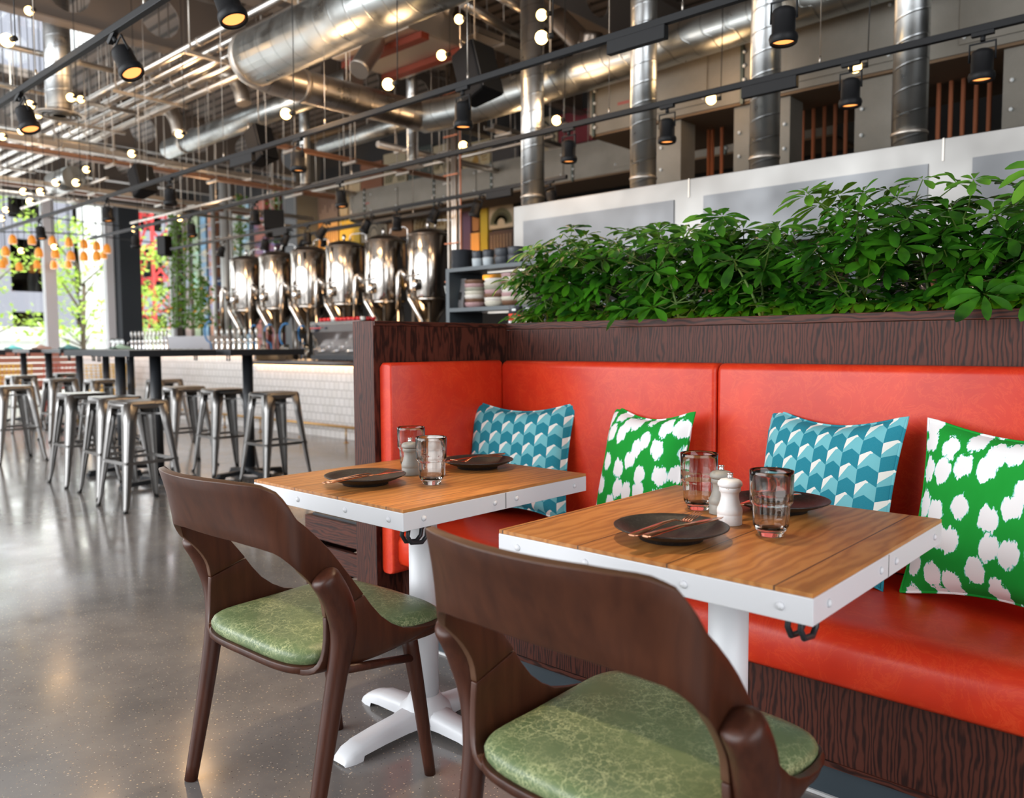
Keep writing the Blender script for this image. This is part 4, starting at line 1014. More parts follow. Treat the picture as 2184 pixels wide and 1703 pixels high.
for k, px in enumerate((917, 938)):
    p = oY(4.05, px, 690); t = thing('tap_handle', ('white knobbed lever beside the shelf, left one', 'white knobbed lever beside the shelf, right one')[k], 'lever', (p.x, 4.05, 1.17))
    MB().lathe([(.012, 0), (.012, .03), (.024, .06), (.026, .10), (.016, .125), (.001, .128)], (0, 0, 0), 16).build('knob', mat('knob_white', (.72, .73, .72), .35), t)
    MB().cyl((0, 0, -.2), (0, 0, 0), .016, 10).tube([(0, 0, .0), (-.06, -.02, .03)], .01, 8).build('lever_arm', M_steel, t)
tag(MB().box(-4.95, -4.48, 3.9, 4.3, 0, .97).build('lever_cabinet', M_charcoal), 'dark cabinet under the white levers', 'cabinet')
# extraction hood
hd = thing('extraction_hood', 'long brushed steel kitchen extraction hood behind the plants', 'hood', (-1.6, 5.5, 1.55), world=True)
HX0 = -4.515; HT = 2.275
MB().box(HX0, 1.6, 5.0, 6.1, 1.62, HT).build('canopy', M_steel, hd, bev=.004)
for a, b in ((1115, 1437), (1500, 1978), (2072, 2600)):
    xa, xb = oY(4.99, a, 400).x, oY(4.99, b, 400).x
    MB().box(xa, xb, 4.992, 4.999, 1.68, HT-.13).build('front_panel', M_panelsteel, hd)
for px in (1470, 2010): x = oY(5, px, 400).x; MB().box(x-.005, x+.004, 4.994, 5.0, HT-.125, HT).build('seam', M_galv, hd)
for i, (px, lb) in enumerate(((1136, 'first spiral duct upright, at the end of the hood'), (1372, 'second spiral duct upright on the hood'), (1630, 'third spiral duct upright on the hood'), (1938, 'fourth spiral duct upright, the widest looking one'))):
    x = oY(5.25, px, 330).x
    d = thing('spiral_duct', 'galvanised '+lb, 'duct', (x, 5.25, HT), 'upright ducts on the hood')
    top = (4.05, CZ, CZ, CZ)[i]
    MB().lathe([(.098, 0), (.098, top-HT)], (0, 0, 0), 40).build('duct_body', M_spz, d)
    MB().lathe([(.101, .10), (.104, .105), (.104, .115), (.101, .12)], (0, 0, 0), 40).build('joint_band', M_galv, d)
    if i == 0: MB().tube([(0, 0, top-HT), (0, .03, top-HT+.12), (0, .15, top-HT+.25), (0, .4, top-HT+.28)], .098, 24).build('elbow', M_spz, d)

# ================================================================ board clad ducts
def clad(name, lb, x0, x1, y0, y1, z0, z1, xs, hatches, y_face=None):
    t = thing(name, lb, 'duct', ((x0+x1)/2, (y0+y1)/2, z0), world=True)
    MB().box(x0, x1, y0, y1, z0, z1).build('casing', M_board, t)
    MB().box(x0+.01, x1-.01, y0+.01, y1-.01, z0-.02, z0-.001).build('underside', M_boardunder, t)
    for x in xs:
        MB().box(x-.012, x+.012, y0-.02, y0, z0-.02, z1+.02).build('strap', M_strap, t)
        for k in range(5): MB().ball((x+.02, y0-.02, z0+(z1-z0)*(k+.5)/5), .014, 8).build('plug', M_plug, t)
    for x, w in hatches:
        MB().box(x, x+w, y0-.014, y0-.002, z0+.05, z1-.06).build('access_hatch', M_board, t, bev=.002)
        for a, b in ((x+.03, z0+.09), (x+w-.03, z0+.09), (x+.03, z1-.1), (x+w-.03, z1-.1)): MB().ball((a, y0-.018, b), .012, 8).build('plug', M_plug, t)
    MB().box(x0+.3, x0+.42, y0-.002, y0-.0, z0+.2, z0+.225).build('print_mark', M_redprint, t)
    return t
clad('board_duct', 'large board clad duct high behind the spiral uprights', -4.41, 1.8, 5.9, 7.0, 3.0, 3.52, (-4.36, -2.95, -1.75, -.9), ((-3.75, .5), (-2.6, .75), (-1.45, .5), (-.6, .6)))
clad('board_duct', 'long board clad duct above the tanks, ending in a round nosing', -11.2, -3.2, 8.4, 9.1, 3.27, 3.71, (-10.9, -9.2, -8.0, -6.55, -5.2, -4.4), ((-10.75, .7), (-9.0, .7), (-7.2, .5), (-5.9, .5)))
tag(MB().lathe([(.35, 0), (.35, .44)], (-11.2, 8.75, 3.27), 32).build('duct_nosing', M_board), 'round board clad end of the long duct above the tanks', 'duct')
for k, (pa, pb, lb) in enumerate(((1400, 1452, 'narrow board clad riser below the large duct, by the second upright'), (1565, 1600, 'board clad riser behind the third upright'), (1660, 1684, 'slim board clad riser right of the third upright'), (1822, 1900, 'board clad riser left of the fourth upright'), (2135, 2300, 'board clad riser at the right edge'))):
    xa, xb = oY(5.95, pa, 300).x, oY(5.95, pb, 300).x
    t = thing('board_riser', lb, 'duct', ((xa+xb)/2, 6.2, 1.6), world=True)
    MB().box(xa, xb, 5.95, 6.18, 2.0, 2.99).build('casing', M_board, t)
    for z in (2.45, 2.6, 2.78): MB().ball((xa+.05, 5.94, z), .014, 8).build('plug', M_plug, t)
# copper pipes behind
for k, px in enumerate((1512, 1520, 1540, 1712, 1735, 1758, 1781, 1804, 2000, 2026, 2052, 2080, 2108)):
    x = oY(6.4, px, 280).x; tag(MB().cyl((x, 6.4, 0), (x, 6.4, 2.98), .016, 8).build('copper_pipe', M_coppipe), 'thin copper pipe standing behind the hood, in the group '+('by the second upright' if k < 3 else 'between the third and fourth upright' if k < 8 else 'right of the fourth upright'), 'pipe', 'copper pipes behind the hood '+('a' if k < 3 else 'b' if k < 8 else 'c'))
# ================================================================ art wall
def art(px0, px1, py0, py1, col, lb, motif=None, y=9.5):
    a = oY(y, px0, py0); b = oY(y, px1, py1); ab = oY(y, px0, py1); 
    zc1 = a.z; zc0 = ab.z
    t = thing('art_panel', lb, 'artwork', ((a.x+b.x)/2, y, zc0), world=True)
    MB().box(a.x+.01, b.x-.01, y, BY, zc0+.01, zc1-.01).build('board', mat('art_%s' % '_'.join(str(int(c*100)) for c in col), col, .7), t)
    cx, cz = (a.x+b.x)/2, (zc0+zc1)/2; w = (b.x-a.x)/2; h = (zc1-zc0)/2; m = MB()
    if motif:
        kind, mc = motif
        if kind == 'dots':
            for i in range(4):
                for k in range(14+i*4):
                    an = math.pi*k/(13+i*4); m.obox((cx+w*(.3+.16*i)*math.cos(an), y-.004, cz-h*.5+w*(.3+.16*i)*1.2*math.sin(an)), (.03, .006, .03), (0, R(45), 0))
        elif kind == 'rays':
            for k in range(13):
                an = math.pi*k/12; m.bar((cx+w*.45*math.cos(an), y-.004, cz-h*.4+w*.45*math.sin(an)), (cx+w*.8*math.cos(an), y-.004, cz-h*.4+w*.8*math.sin(an)), .035, .006)
            m.add([(cx-w*.35, y-.004, cz-h*.5), (cx+w*.35, y-.004, cz-h*.5), (cx, y-.004, cz+h*.15)], [(0, 1, 2)])
        elif kind == 'glass':
            m.add([(cx-w*.18, y-.004, cz-h*.75), (cx+w*.18, y-.004, cz-h*.75), (cx+w*.34, y-.004, cz+h*.55), (cx+w*.2, y-.004, cz+h*.75), (cx-w*.2, y-.004, cz+h*.75), (cx-w*.34, y-.004, cz+h*.55)], [(0, 1, 2, 3, 4, 5)])
        elif kind == 'bars':
            for k in range(7): m.box(cx-w*.8+k*w*.25, cx-w*.8+k*w*.25+w*.08, y-.006, y-.001, cz-h*.6+(k % 3)*h*.2, cz+h*.7)
        elif kind == 'arc':
            for i in range(3):
                for k in range(16): 
                    an = math.pi*(k+.5)/16; m.obox((cx+w*(.4+.2*i)*math.cos(an), y-.004, cz-h*.7+w*(.4+.2*i)*math.sin(an)), (.05, .006, .05), (0, -an, 0))
        m.build('motif', mat('motif_%d' % int(sum(mc)*100), mc, .6), t)
    return t
CR = (.42, .34, .22)
art(634, 676, 398, 478, (.42, .07, .13), 'pink art panel with a pale beer glass motif', ('glass', (.5, .35, .15)))
art(677, 721, 392, 474, (.20, .15, .13), 'taupe art panel with dark bars beside the pink one', ('bars', (.08, .05, .05)))
art(722, 742, 388, 462, CR, 'narrow cream art panel at the end of the long duct', ('dots', (.25, .15, .04)))
art(742, 770, 374, 470, (.40, .33, .22), 'plain cream art panel half covered by the long duct')
art(768, 816, 352, 410, (.22, .085, .04), 'rust brown art panel above the long duct')
art(817, 868, 330, 412, CR, 'cream art panel with a dotted dome above the long duct', ('dots', (.12, .11, .05)))
art(869, 922, 320, 390, (.05, .06, .05), 'dark green and black art panel above the long duct', ('bars', (.25, .22, .18)))
art(923, 958, 312, 380, CR, 'cream art panel with faint dots left of the riser', ('dots', (.3, .25, .14)))
art(985, 1046, 308, 370, (.45, .37, .22), 'cream art panel with a gold sunburst', ('rays', (.32, .18, .03)))
art(1048, 1108, 292, 350, (.05, .045, .045), 'nearly black art panel behind the first spiral upright')
art(1112, 1190, 262, 335, CR, 'cream art panel with black dots behind the first spiral upright', ('dots', (.02, .02, .02)))
art(1190, 1265, 245, 316, (.20, .02, .03), 'deep red art panel left of the large board duct')
art(634, 684, 482, 545, (.62, .30, .08), 'orange art panel glowing under the wall light, with a leaf motif', ('arc', (.75, .35, .03)))
art(685, 722, 478, 540, (.60, .36, .14), 'orange art panel covered in small black marks', ('bars', (.25, .12, .04)))
art(723, 768, 472, 530, (.65, .42, .05), 'bright yellow art panel below the duct nosing')
art(769, 826, 462, 520, (.30, .24, .17), 'brown art panel with a dotted arch above the fourth tank', ('dots', (.08, .07, .05)))
art(827, 880, 450, 510, (.25, .12, .05), 'dark brown art panel above the fifth tank')
art(881, 952, 440, 500, (.36, .27, .15), 'sand coloured art panel above the nearest tank', ('arc', (.20, .11, .02)))
art(985, 1005, 430, 560, (.11, .06, .11), 'narrow purple art panel right of the riser')
art(1006, 1022, 432, 495, (.33, .14, .04), 'small rust art panel above the glowing one')
art(1003, 1023, 497, 560, (.75, .35, .09), 'small orange art panel with an arch, glowing brightest', ('arc', (.85, .5, .12)))
art(1023, 1041, 425, 545, (.40, .29, .02), 'narrow mustard yellow art panel')
art(1042, 1096, 420, 492, (.40, .32, .22), 'cream art panel with concentric dots left of the hood', ('arc', (.12, .09, .06)))
art(1042, 1096, 494, 555, (.07, .035, .022), 'dark brown art panel with vertical streaks left of the hood', ('bars', (.30, .20, .12)))
art(1020, 1150, 575, 640, (.62, .34, .05), 'amber art panel seen between the shelves')
# painted plank screen and climbers left of the grey column
stripes = [(392, 404, (.40, .30, .27)), (412, 424, (.30, .36, .22)), (430, 441, (.15, .28, .40)), (446, 455, (.40, .18, .10)), (498, 512, (.36, .34, .30)), (518, 534, (.30, .45, .55)), (545, 568, (.45, .16, .12)), (578, 590, (.38, .12, .10))]
nm = ['dusty pink', 'sage green', 'steel blue', 'rust', 'pale grey', 'sky blue', 'salmon red', 'brick red']
for (a, b, c), n_ in zip(stripes, nm):
    xa, xb = oY(9.45, a, 500).x, oY(9.45, b, 500).x
    c = tuple(min(.85, q*1.5) for q in c)
    m_ = mat('stripe_'+n_.replace(' ', '_'), c, .7); t_ = NT(m_); v_ = t_.co('Object', (.3, .3, .9)); nz_ = t_.noise(v_, 2.2, 3)
    t_.color(t_.ramp(nz_.outputs[0], [(.35, c), (.5, tuple(x*.6 for x in c)), (.62, (c[2], c[1]*1.1, c[0]))]))
    tag(MB().box(xa, xb, 9.42, BY, .9, 4.35).build('painted_plank', m_), n_+' upright painted plank on the back wall', 'plank')
tl = thing('wire_trellis', 'thin steel wire trellis carrying the climbing plants', 'trellis', (-17.3, 9.2, 1.0), world=True)
for k in range(9):
    z = 1.3+k*.33; MB().cyl((-20, 9.2, z), (-15.4, 9.2, z), .012, 6).build('trellis_wire', M_steel, tl)
tr = thing('white_trough', 'pale grey planting trough on the bar holding the climbers', 'planter', (-16.2, 7.3, 0), world=True)
xa, xb = oY(7.0, 353, 720).x, oY(7.0, 452, 720).x
MB().box(xa, xb, 6.95, 7.35, 0, 1.33).build('trough', mat('trough_grey', (.42, .41, .44), .6), tr)
for i, (px, py0, py1, n, lb) in enumerate(((372, 700, 455, 420, 'tall climbing plant against the window column'), (400, 700, 470, 380, 'climbing plant with orange flowers in the trough'), (430, 700, 590, 320, 'low bushy plant at the trough end'), (510, 545, 415, 260, 'climber hanging on the wall above the farthest tank'), (590, 520, 395, 240, 'climber hanging on the wall beside the grey column'))):
    rn = random.Random(70+i); yy = 7.15 if i < 3 else 9.15; t = thing('climbing_plant', lb, 'plant', oY(yy, px, py0), 'climbers by the window', world=True); fm = MB(); sm = MB(); fl = MB()
    for k in range(n):
        f = rn.random()**(1.3 if i < 3 else 1); wdt = (26*(1-f)**1.3+7) if i < 3 else 10
        p = oY(yy, px+rn.gauss(0, 1)*wdt*.6, py0+(py1-py0)*f); p.y += rn.uniform(-.12, .12)
        e = Euler((rn.uniform(-1.2, 1.2), rn.uniform(-1.2, 1.2), rn.uniform(0, 6.3))).to_matrix(); s_ = rn.uniform(.05, .11)
        (fl if rn.random() < .05 else fm).add([p+e@Vector(a)*s_ for a in ((-.5, 0, 0), (0, -.32, .08), (.5, 0, 0), (0, .32, .08))], [(0, 1, 2, 3)])
    for j in range(3):
        sm.tube(catmull([oY(yy, px+rn.uniform(-8, 8), py0), oY(yy, px+rn.uniform(-6, 6), (py0+py1)/2), oY(yy, px+rn.uniform(-5, 5), py1)], 8), .012, 5)
    fm.build('foliage', M_creeper, t); sm.build('stems', M_stem, t); tag(fl.build('blossom', mat('orange_flower', (.8, .35, .04), .6), t), None, kind='stuff')
# pink slatted bench and wire chairs near the window
pb = thing('slatted_bench', 'coral pink slatted bench back under the windows', 'bench', (-17.5, 5.3, 0), world=True)
for k in range(7):
    MB().box(-17.52, -17.44, 3.3, 6.9, .30+k*.11, .39+k*.11).build('slat', mat('coral_paint', (.62, .25, .18), .5), pb)
MB().box(-17.44, -16.95, 3.3, 6.9, .40, .44).build('seat_board', mat('coral_paint', (.62, .25, .18), .5), pb)
for y in (3.3, 5.1, 6.84): MB().box(-17.44, -17.0, y, y+.06, 0, .40).build('support', mat('coral_paint', (.62, .25, .18), .5), pb)
def wire_chair(name, lb, loc, m, rz):
    t = thing(name, lb, 'chair', loc, None, rz=rz); g = MB()
    rows = []
    for i in range(9):
        f = i/8; rows.append([Vector((-.25+.5*j/8, -.22-.06*(1-f)*0+.10*(f-.5)-.07*math.cos(math.pi*(j/8-.5)), .46+.40*f)) for j in range(9)])
    for r_ in rows: g.tube(r_, .006, 5)
    for j in range(9): g.tube([r_[j] for r_ in rows], .006, 5)
    g.build('back_mesh', m, t); s_ = MB()
    for i in range(8): s_.tube([(-.24, -.24+.06*i, .45), (.24, -.24+.06*i, .45)], .006, 5).tube([(-.24+.068*i, -.24, .45), (-.24+.068*i, .2, .45)], .006, 5)
    s_.build('seat_mesh', m, t)
    for sx in (-1, 1):
        for sy in (-1, 1): MB().tube([(sx*.2, sy*.18, .45), (sx*.25, sy*.23, 0)], .01, 6).build('leg', m, t)
    return t
M_yel = mat('yellow_wire', (.75, .45, .02), .4); M_rw = mat('red_wire', (.6, .08, .04), .4)
p = at(207, 790, 12.6); wire_chair('wire_chair', 'yellow wire chair behind the black table pole', (p.x, p.y, 0), M_yel, R(-120))
p = at(33, 790, 12.8); wire_chair('wire_chair', 'yellow wire chair at the far left by the window', (p.x, p.y, 0), M_yel, R(-100))
p = at(128, 790, 13.8); wire_chair('wire_chair', 'red wire chair in front of the coral bench', (p.x, p.y, 0), M_rw, R(-110))
p = at(247, 800, 13.2); wire_chair('wire_chair', 'orange yellow wire chair right of the table poles', (p.x, p.y, 0), M_yel, R(-120))
# ================================================================ cellular ceiling beams
def beam(x, lb):
    t = thing('cellular_beam', lb, 'beam', (x, 3, 4.45), None, world=True)
    m = MB(); y = -4.8; z0, z1 = 4.46, CZ-.02; h = (z1-z0)/2; zc = (z0+z1)/2; pitch = .95; r_ = .22; n = 16
    while y < BY-pitch:
        yc = y+pitch/2; inner, outer = [], []
        for k in range(n):
            a = 2*math.pi*(k+.5)/n; c, s_ = math.cos(a), math.sin(a); q = min(pitch/2/max(abs(c), 1e-6), h/max(abs(s_), 1e-6))
            inner.append((yc+r_*c, zc+r_*s_)); outer.append((yc+q*c, zc+q*s_))
        # corners are squared by snapping the nearest ray to them
        rows = [[(x, a, b) for a, b in inner], [(x, a, b) for a, b in outer]]; m.grid(rows, False, True)
        for sy in (-1, 1):
            for sz in (-1, 1):
                near = sorted(outer, key=lambda p: (p[0]-yc-sy*pitch/2)**2+(p[1]-zc-sz*h)**2)[:2]
                m.add([(x, near[0][0], near[0][1]), (x, near[1][0], near[1][1]), (x, yc+sy*pitch/2, zc+sz*h)], [(0, 1, 2)])
        y += pitch
    m.build('web', M_beam, t, solid=.012)
    MB().box(x-.09, x+.09, -4.8, BY-.01, z0-.02, z0).build('bottom_flange', M_beam, t)
    MB().box(x-.09, x+.09, -4.8, BY-.01, z1, z1+.015).build('top_flange', M_beam, t)
for x, lb in ((-7.2, 'brown cellular steel beam crossing above the parallel pipes'), (-9.1, 'brown cellular steel beam behind the skylight'), (-13.95, 'brown cellular steel beam in the middle of the room'), (-16.9, 'brown cellular steel beam nearest the windows'), (-5.2, 'brown cellular steel beam above the big duct')):
    beam(x, lb)

KD = .825
def kd(p, k=None): return tuple(CAM+(Vector(p)-CAM)*(k or KD))
# ================================================================ round ducts, pipes and trays under the ceiling
def hduct(lb, pts, r_, m, name='round_duct', seg=28, joints=(), hang=()):
    t = thing(name, lb, 'duct', pts[0], None, world=True)
    MB().tube(pts, r_, seg).build('duct_body', m, t)
    for a, b in joints: MB().tube([a, b], r_*1.03, seg).build('joint_band', M_galv, t)
    for p in hang: MB().cyl((p[0], p[1], p[2]), (p[0], p[1], CZ), .008, 6).build('hanger_rod', M_galv, t)
    return t
a = (-7.0, 4.32, 3.92)
hduct('big spiral duct coming in from the top of the picture', [kd((-7.35, 4.32, 3.95)), kd((-3.2, 4.32, 3.95))], .207, M_spx, joints=[(kd((-7.35, 4.32, 3.95)), kd((-7.27, 4.32, 3.95)))], hang=(kd((-6.2, 4.1, 4.1)), kd((-4.6, 4.1, 4.1))))
pe = [(-7.34, 4.32, 3.95), (-7.55, 4.36, 3.93), (-7.68, 4.55, 3.9), (-7.6, 4.8, 3.88)]
hduct('spiral duct branching from the end of the big duct towards the kitchen', catmull([kd(q) for q in ((-7.30, 4.32, 3.95), (-7.50, 4.38, 3.94), (-7.58, 4.62, 3.92), (-7.55, 5.0, 3.90), (-7.5, 6.75, 3.9))], 14), .14, M_spy, joints=[(kd((-7.55, 4.98, 3.90)), kd((-7.55, 5.04, 3.90)))], hang=(kd((-7.55, 5.6, 4.0)),))
hduct('spiral duct running along behind the upright ducts', catmull([kd(q) for q in ((-7.5, 6.68, 3.9), (-6.9, 6.78, 3.9), (-5.7, 6.80, 3.92), (-4.6, 6.82, 3.95), (-3, 6.83, 4.0), (-1.0, 6.83, 4.05))], 16), .155, M_spx, hang=(kd((-5.6, 6.8, 4)), kd((-3.6, 6.8, 4))))
hduct('middle spiral duct with an open end above the tracks', [(-11.7, 5.5, 4.0), (-7.3, 5.5, 4.02)], .135, M_spx, joints=[((-11.2, 5.5, 4.0), (-11.14, 5.5, 4.0))], hang=((-10.5, 5.5, 4.1), (-9.1, 5.5, 4.1), (-8.2, 5.5, 4.1)))
hduct('thin spiral duct over the art wall', [(-10.05, 7.0, 4.02), (-7.4, 7.0, 4.05)], .11, M_spx, hang=((-9, 7, 4.1),))
hduct('short spiral duct near the windows', [oZ(3.55, 118, 392), oZ(3.55, 158, 378)], .16, M_spx)
for px, z0, z1, dd, r_, lb in ((880, 3.2, CZ, 9.3, .065, 'upright duct with flared grille below the thin duct'), (650, 3.25, CZ, 10.8, .065, 'upright duct left of the thin duct end'), (130, 3.6, 5.1, 8.6, .13, 'large upright duct at the skylight with ringed diffuser')):
    p = at(px, 300, dd); yl = 340
    t = thing('drop_duct', lb, 'duct', (p.x, p.y, z0)); MB().lathe([(r_, .03), (r_, z1-z0)], (0, 0, 0), 24).build('duct_body', M_spz, t)
    MB().lathe([(r_*1.9, 0), (r_*1.85, .012), (r_*1.05, .03), (r_, .06)], (0, 0, 0), 28).build('diffuser', M_galv, t)
    if px == 130:
        for k in (.5, .9, 1.3): MB().lathe([(r_*k, -.004), (r_*k+.02, -.012), (r_*k+.04, -.004)], (0, 0, 0), 28).build('diffuser_ring', M_steel, t)
for (pa, pb, pc, dd), lb in zip((((290, 240), (365, 228), (383, 285), 10.2), ((430, 155), (505, 165), (520, 222), 9.2)), ('small elbow duct dropping behind the pipes, farther left', 'small elbow duct dropping to the middle spiral duct')):
    A_, B_, C_ = at(*pa, dd), at(*pb, dd), at(*pc, dd)
    hduct(lb, catmull([A_, A_+(B_-A_)*.8, B_+(C_-B_)*.35, C_], 14), .085, M_galv)
p = [at(795, 55, 8.0), at(798, 95, 8.0), at(782, 122, 7.9), at(765, 150, 7.8)]
hduct('bent duct between the big duct and the ceiling unit', catmull(p, 10), .10, M_galv, joints=[(p[0], p[0]+Vector((0, 0, -.04)))])
# five parallel pipes
pa0 = [(2.80, 3.32), (2.93, 3.31), (3.06, 3.30), (3.17, 3.30), (3.30, 3.28)]
for k, (y, z) in enumerate(pa0):
    y0, z = kd((0, y+.1, z), 1.3476)[1:]; lb = 'long '+('foil lagged', 'foil lagged', 'foil lagged', 'foil lagged', 'plain grey')[k]+' pipe, '+('first and topmost', 'second', 'third', 'fourth', 'fifth and lowest')[k]+' of the parallel run'
    t = thing('ceiling_pipe', lb, 'pipe', (-8, y0, z), 'parallel ceiling pipes', world=True)
    MB().cyl((-19.8, y0, z), (-3.6, y0, z), .040, 12).build('pipe_run', M_pipe if k < 4 else M_galv, t)
    for j in range(9): x = -16.6+j*1.5+k*.1; MB().cyl((x, y0, z), (x+.04, y0, z), .047, 10).build('pipe_clip', M_galv, t)
for j in range(8):
    x = -18.2+j*1.75; tag(MB().bar((x, 3.82, 3.985), (x, 4.68, 3.985), .035).cyl((x, 3.86, 3.99), (x, 3.86, CZ), .008, 6).cyl((x, 4.64, 3.99), (x, 4.64, CZ), .008, 6).build('pipe_hanger', M_galv), 'strut hanger carrying the parallel pipes', 'hanger', 'hangers under the parallel pipes')
# cross trays and conduits (running across the room)
rn = random.Random(5)
M_warmtray = mat('warm_lit_strut', (.34, .17, .10), .5, .3)  # warm lamp light painted into the colour of galvanised trays
tr_ = [(-10.6, 2.2, 7.6, 3.42, .12, .05, M_warmtray, 'orange toned tray crossing below the pipes'), (-11.2, 3.2, 8.4, 3.65, .16, .06, M_galv, 'wide galvanised tray behind the orange one'),
       (-12.7, 2.5, 8.6, 3.42, .10, .06, M_galv, 'galvanised tray along the window side'), (-13.2, 2.2, 8.8, 3.36, .05, .05, M_galv, 'galvanised strut next to the window side tray'), (-14.6, 2.2, 9.3, 3.7, .14, .05, M_warmtray, 'orange toned tray near the windows'),
       (-8.8, 5.2, 8.8, 3.55, .10, .04, M_warmtray, 'orange toned tray under the branching duct'), (-7.9, 6.3, 9.3, 3.58, .08, .04, M_galv, 'galvanised tray by the pipe riser'), (-6.9, 7.2, 9.3, 3.75, .16, .05, M_galv, 'galvanised tray over the art wall'),
       (-9.6, 1.0, 5.0, 4.25, .06, .06, M_galv, 'high galvanised conduit in front of the skylight'), (-10.0, .8, 4.4, 3.95, .05, .05, M_pipe, 'foil lagged cross pipe below the skylight'), (-11.8, 1.4, 5.2, 3.9, .07, .07, M_pipe, 'second foil lagged cross pipe'), (-6.0, 6.0, 9.0, 4.3, .22, .06, M_galv, 'wide high tray above the ceiling unit')]
for x, ya, yb, z, w, h_, m, lb in tr_:
    t = thing('cable_tray', lb, 'cable tray', (x, (ya+yb)/2, z), world=True); g = MB()
    if w > .09:
        g.box(x-w/2, x+w/2, ya, yb, z, z+.006).box(x-w/2, x-w/2+.006, ya, yb, z, z+h_).box(x+w/2-.006, x+w/2, ya, yb, z, z+h_)
    else: g.cyl((x, ya, z), (x, yb, z), w/2, 10)
    g.build('tray_run', m, t)
    for j in range(4):
        y = ya+(yb-ya)*(j+.5)/4; MB().bar((x-.14, y, z-.02), (x+.14, y, z-.02), .03).build('strut', M_galv, t); MB().cyl((x-.12, y, z), (x-.12, y, CZ), .006, 6).build('hanger_rod', M_galv, t); MB().cyl((x+.12, y, z), (x+.12, y, CZ), .006, 6).build('hanger_rod', M_galv, t)
for y, x0, x1, z, lb in ((7.6, -12, -6.2, 3.62, 'long conduit along the art wall, lower one'), (8.1, -15, -6.4, 3.9, 'long conduit along the art wall, upper one'), (4.7, -15.5, -11.9, 3.5, 'long conduit over the far bar tables'), (2.0, -15, -8.9, 3.85, 'long conduit in front of the skylight'), (6.1, -14.5, -11.0, 3.3, 'long conduit above the climbers')):
    t = tag(MB().cyl((x0, y, z), (x1, y, z), .022, 10).cyl((x0+.5, y, z), (x0+.5, y, CZ), .006, 6).cyl((x1-.5, y, z), (x1-.5, y, CZ), .006, 6).build('conduit', M_galv), lb, 'conduit')
# ceiling unit with red rails
cu = thing('ceiling_unit', 'grey ceiling air unit with red mounting rails', 'air conditioner', at(865, 110, 8.6), world=True)
c = at(850, 112, 8.4); MB().box(c.x-.62, c.x+.62, c.y-.4, c.y+.55, c.z-.02, c.z+.26).build('casing', M_galv, cu, bev=.01)
for dy in (-.22, .32): MB().box(c.x-.62, c.x+.66, c.y+dy-.05, c.y+dy+.05, c.z-.085, c.z-.022).build('rail', mat('rail_red', (.22, .035, .015), .6), cu)
MB().box(c.x-.5, c.x+.1, c.y-.2, c.y+.4, c.z+.26, CZ).build('plenum', M_galv, cu)
MB().tube(catmull([(c.x-.55, c.y-.3, c.z+.30), (c.x+.1, c.y-.35, c.z+.34), (c.x+.7, c.y-.2, c.z+.3)], 8), .06, 10).tube(catmull([(c.x+.55, c.y, c.z+.95), (c.x+.5, c.y, c.z+.5), (c.x+.7, c.y+.1, c.z+.25)], 6), .05, 10).build('lagging', M_pipe, cu)
hduct('foil lagged pipe slanting above the black speaker', [at(985, 5, 7.6), at(1080, 62, 8.2), at(1160, 90, 8.8)], .05, M_pipe, 'lagged_pipe')
hduct('second foil lagged pipe slanting at the top edge', [at(1065, -10, 7.2), at(1150, 40, 7.8), at(1215, 70, 8.4)], .045, M_pipe, 'lagged_pipe')
hduct('curved duct end dropping in front of the long spiral duct', catmull([at(1190, 40, 7.2), at(1235, 85, 7.0), at(1255, 105, 6.9), at(1262, 70, 6.85)], 10), .10, M_tankdark)

# ================================================================ lighting tracks with spotlights
TRZ = 2.7
M_track = mat('track_black', (.012, .0125, .014), .5, spec=.25)
tracks = [(1.715, -8.6, -1.2, 'nearest lighting track, crossing the upper left corner'), (3.475, -12.6, -.6, 'second lighting track, running above the seats'), (4.635, -12.4, .3, 'third lighting track, in front of the spiral uprights'), (6.0, -12.8, -4.75, 'fourth lighting track, passing the riser pipes'), (6.46, -9.3, -6.4, 'short lighting track close to the tanks'), (8.0, -14.2, -9.6, 'far lighting track before the art wall')]
for y, x0, x1, lb in tracks:
    z = TRZ if y < 7 else 3.05
    t = thing('lighting_track', 'black '+lb, 'track', ((x0+x1)/2, y, z), 'lighting tracks', world=True)
    MB().box(x0, x1, y-.017, y+.017, z-.018, z+.018).build('rail', M_track, t, bev=.003)
    x = x0+.4
    while x < x1: MB().cyl((x, y, z+.018), (x, y, 3.32 if (y == 3.475 and x > -6.0) else CZ), .0025, 5).cyl((x, y, z+.018), (x, y, z+.06), .006, 6).build('suspension_wire', M_galv, t); x += 1.45
    for bx in {1.715: (-6.9,), 3.475: (oY(y, 1358, 70).x, -6.1), 4.635: (oY(y, 1641, 180).x,), 6.0: (oY(y, 1065, 412).x, -9.6)}.get(y, ()):
        b = MB().box(bx-.17, bx+.17, y-.02, y+.02, z-.085, z-.018).build('driver_box', M_track, t, bev=.003)
def spot_fix():
    t = thing('track_spotlight', 'x', 'spotlight', (0, 0, TRZ-.018))
    MB().box(-.05, .05, -.014, .014, -.018, 0).cyl((0, 0, -.045), (0, 0, -.018), .012, 10).build('adapter', M_track, t)
    MB().tube([(-.058, 0, -.14), (-.058, 0, -.052), (.058, 0, -.052), (.058, 0, -.14)], .006, 6).build('yoke', M_track, t)
    MB().lathe([(.028, -.085), (.046, -.095), (.050, -.11), (.050, -.195), (.058, -.20), (.062, -.215), (.058, -.235), (.052, -.24), (.046, -.228), (.045, -.20), (.001, -.199)][::-1], (0, 0, 0), 24).build('lamp_head', M_track, t)
    MB().lathe([(.046, -.224), (.03, -.219), (.001, -.217)], (0, 0, 0), 20).build('lens', M_spotlens, t)
    return t
sf = spot_fix(); first = True; SPOTS = []
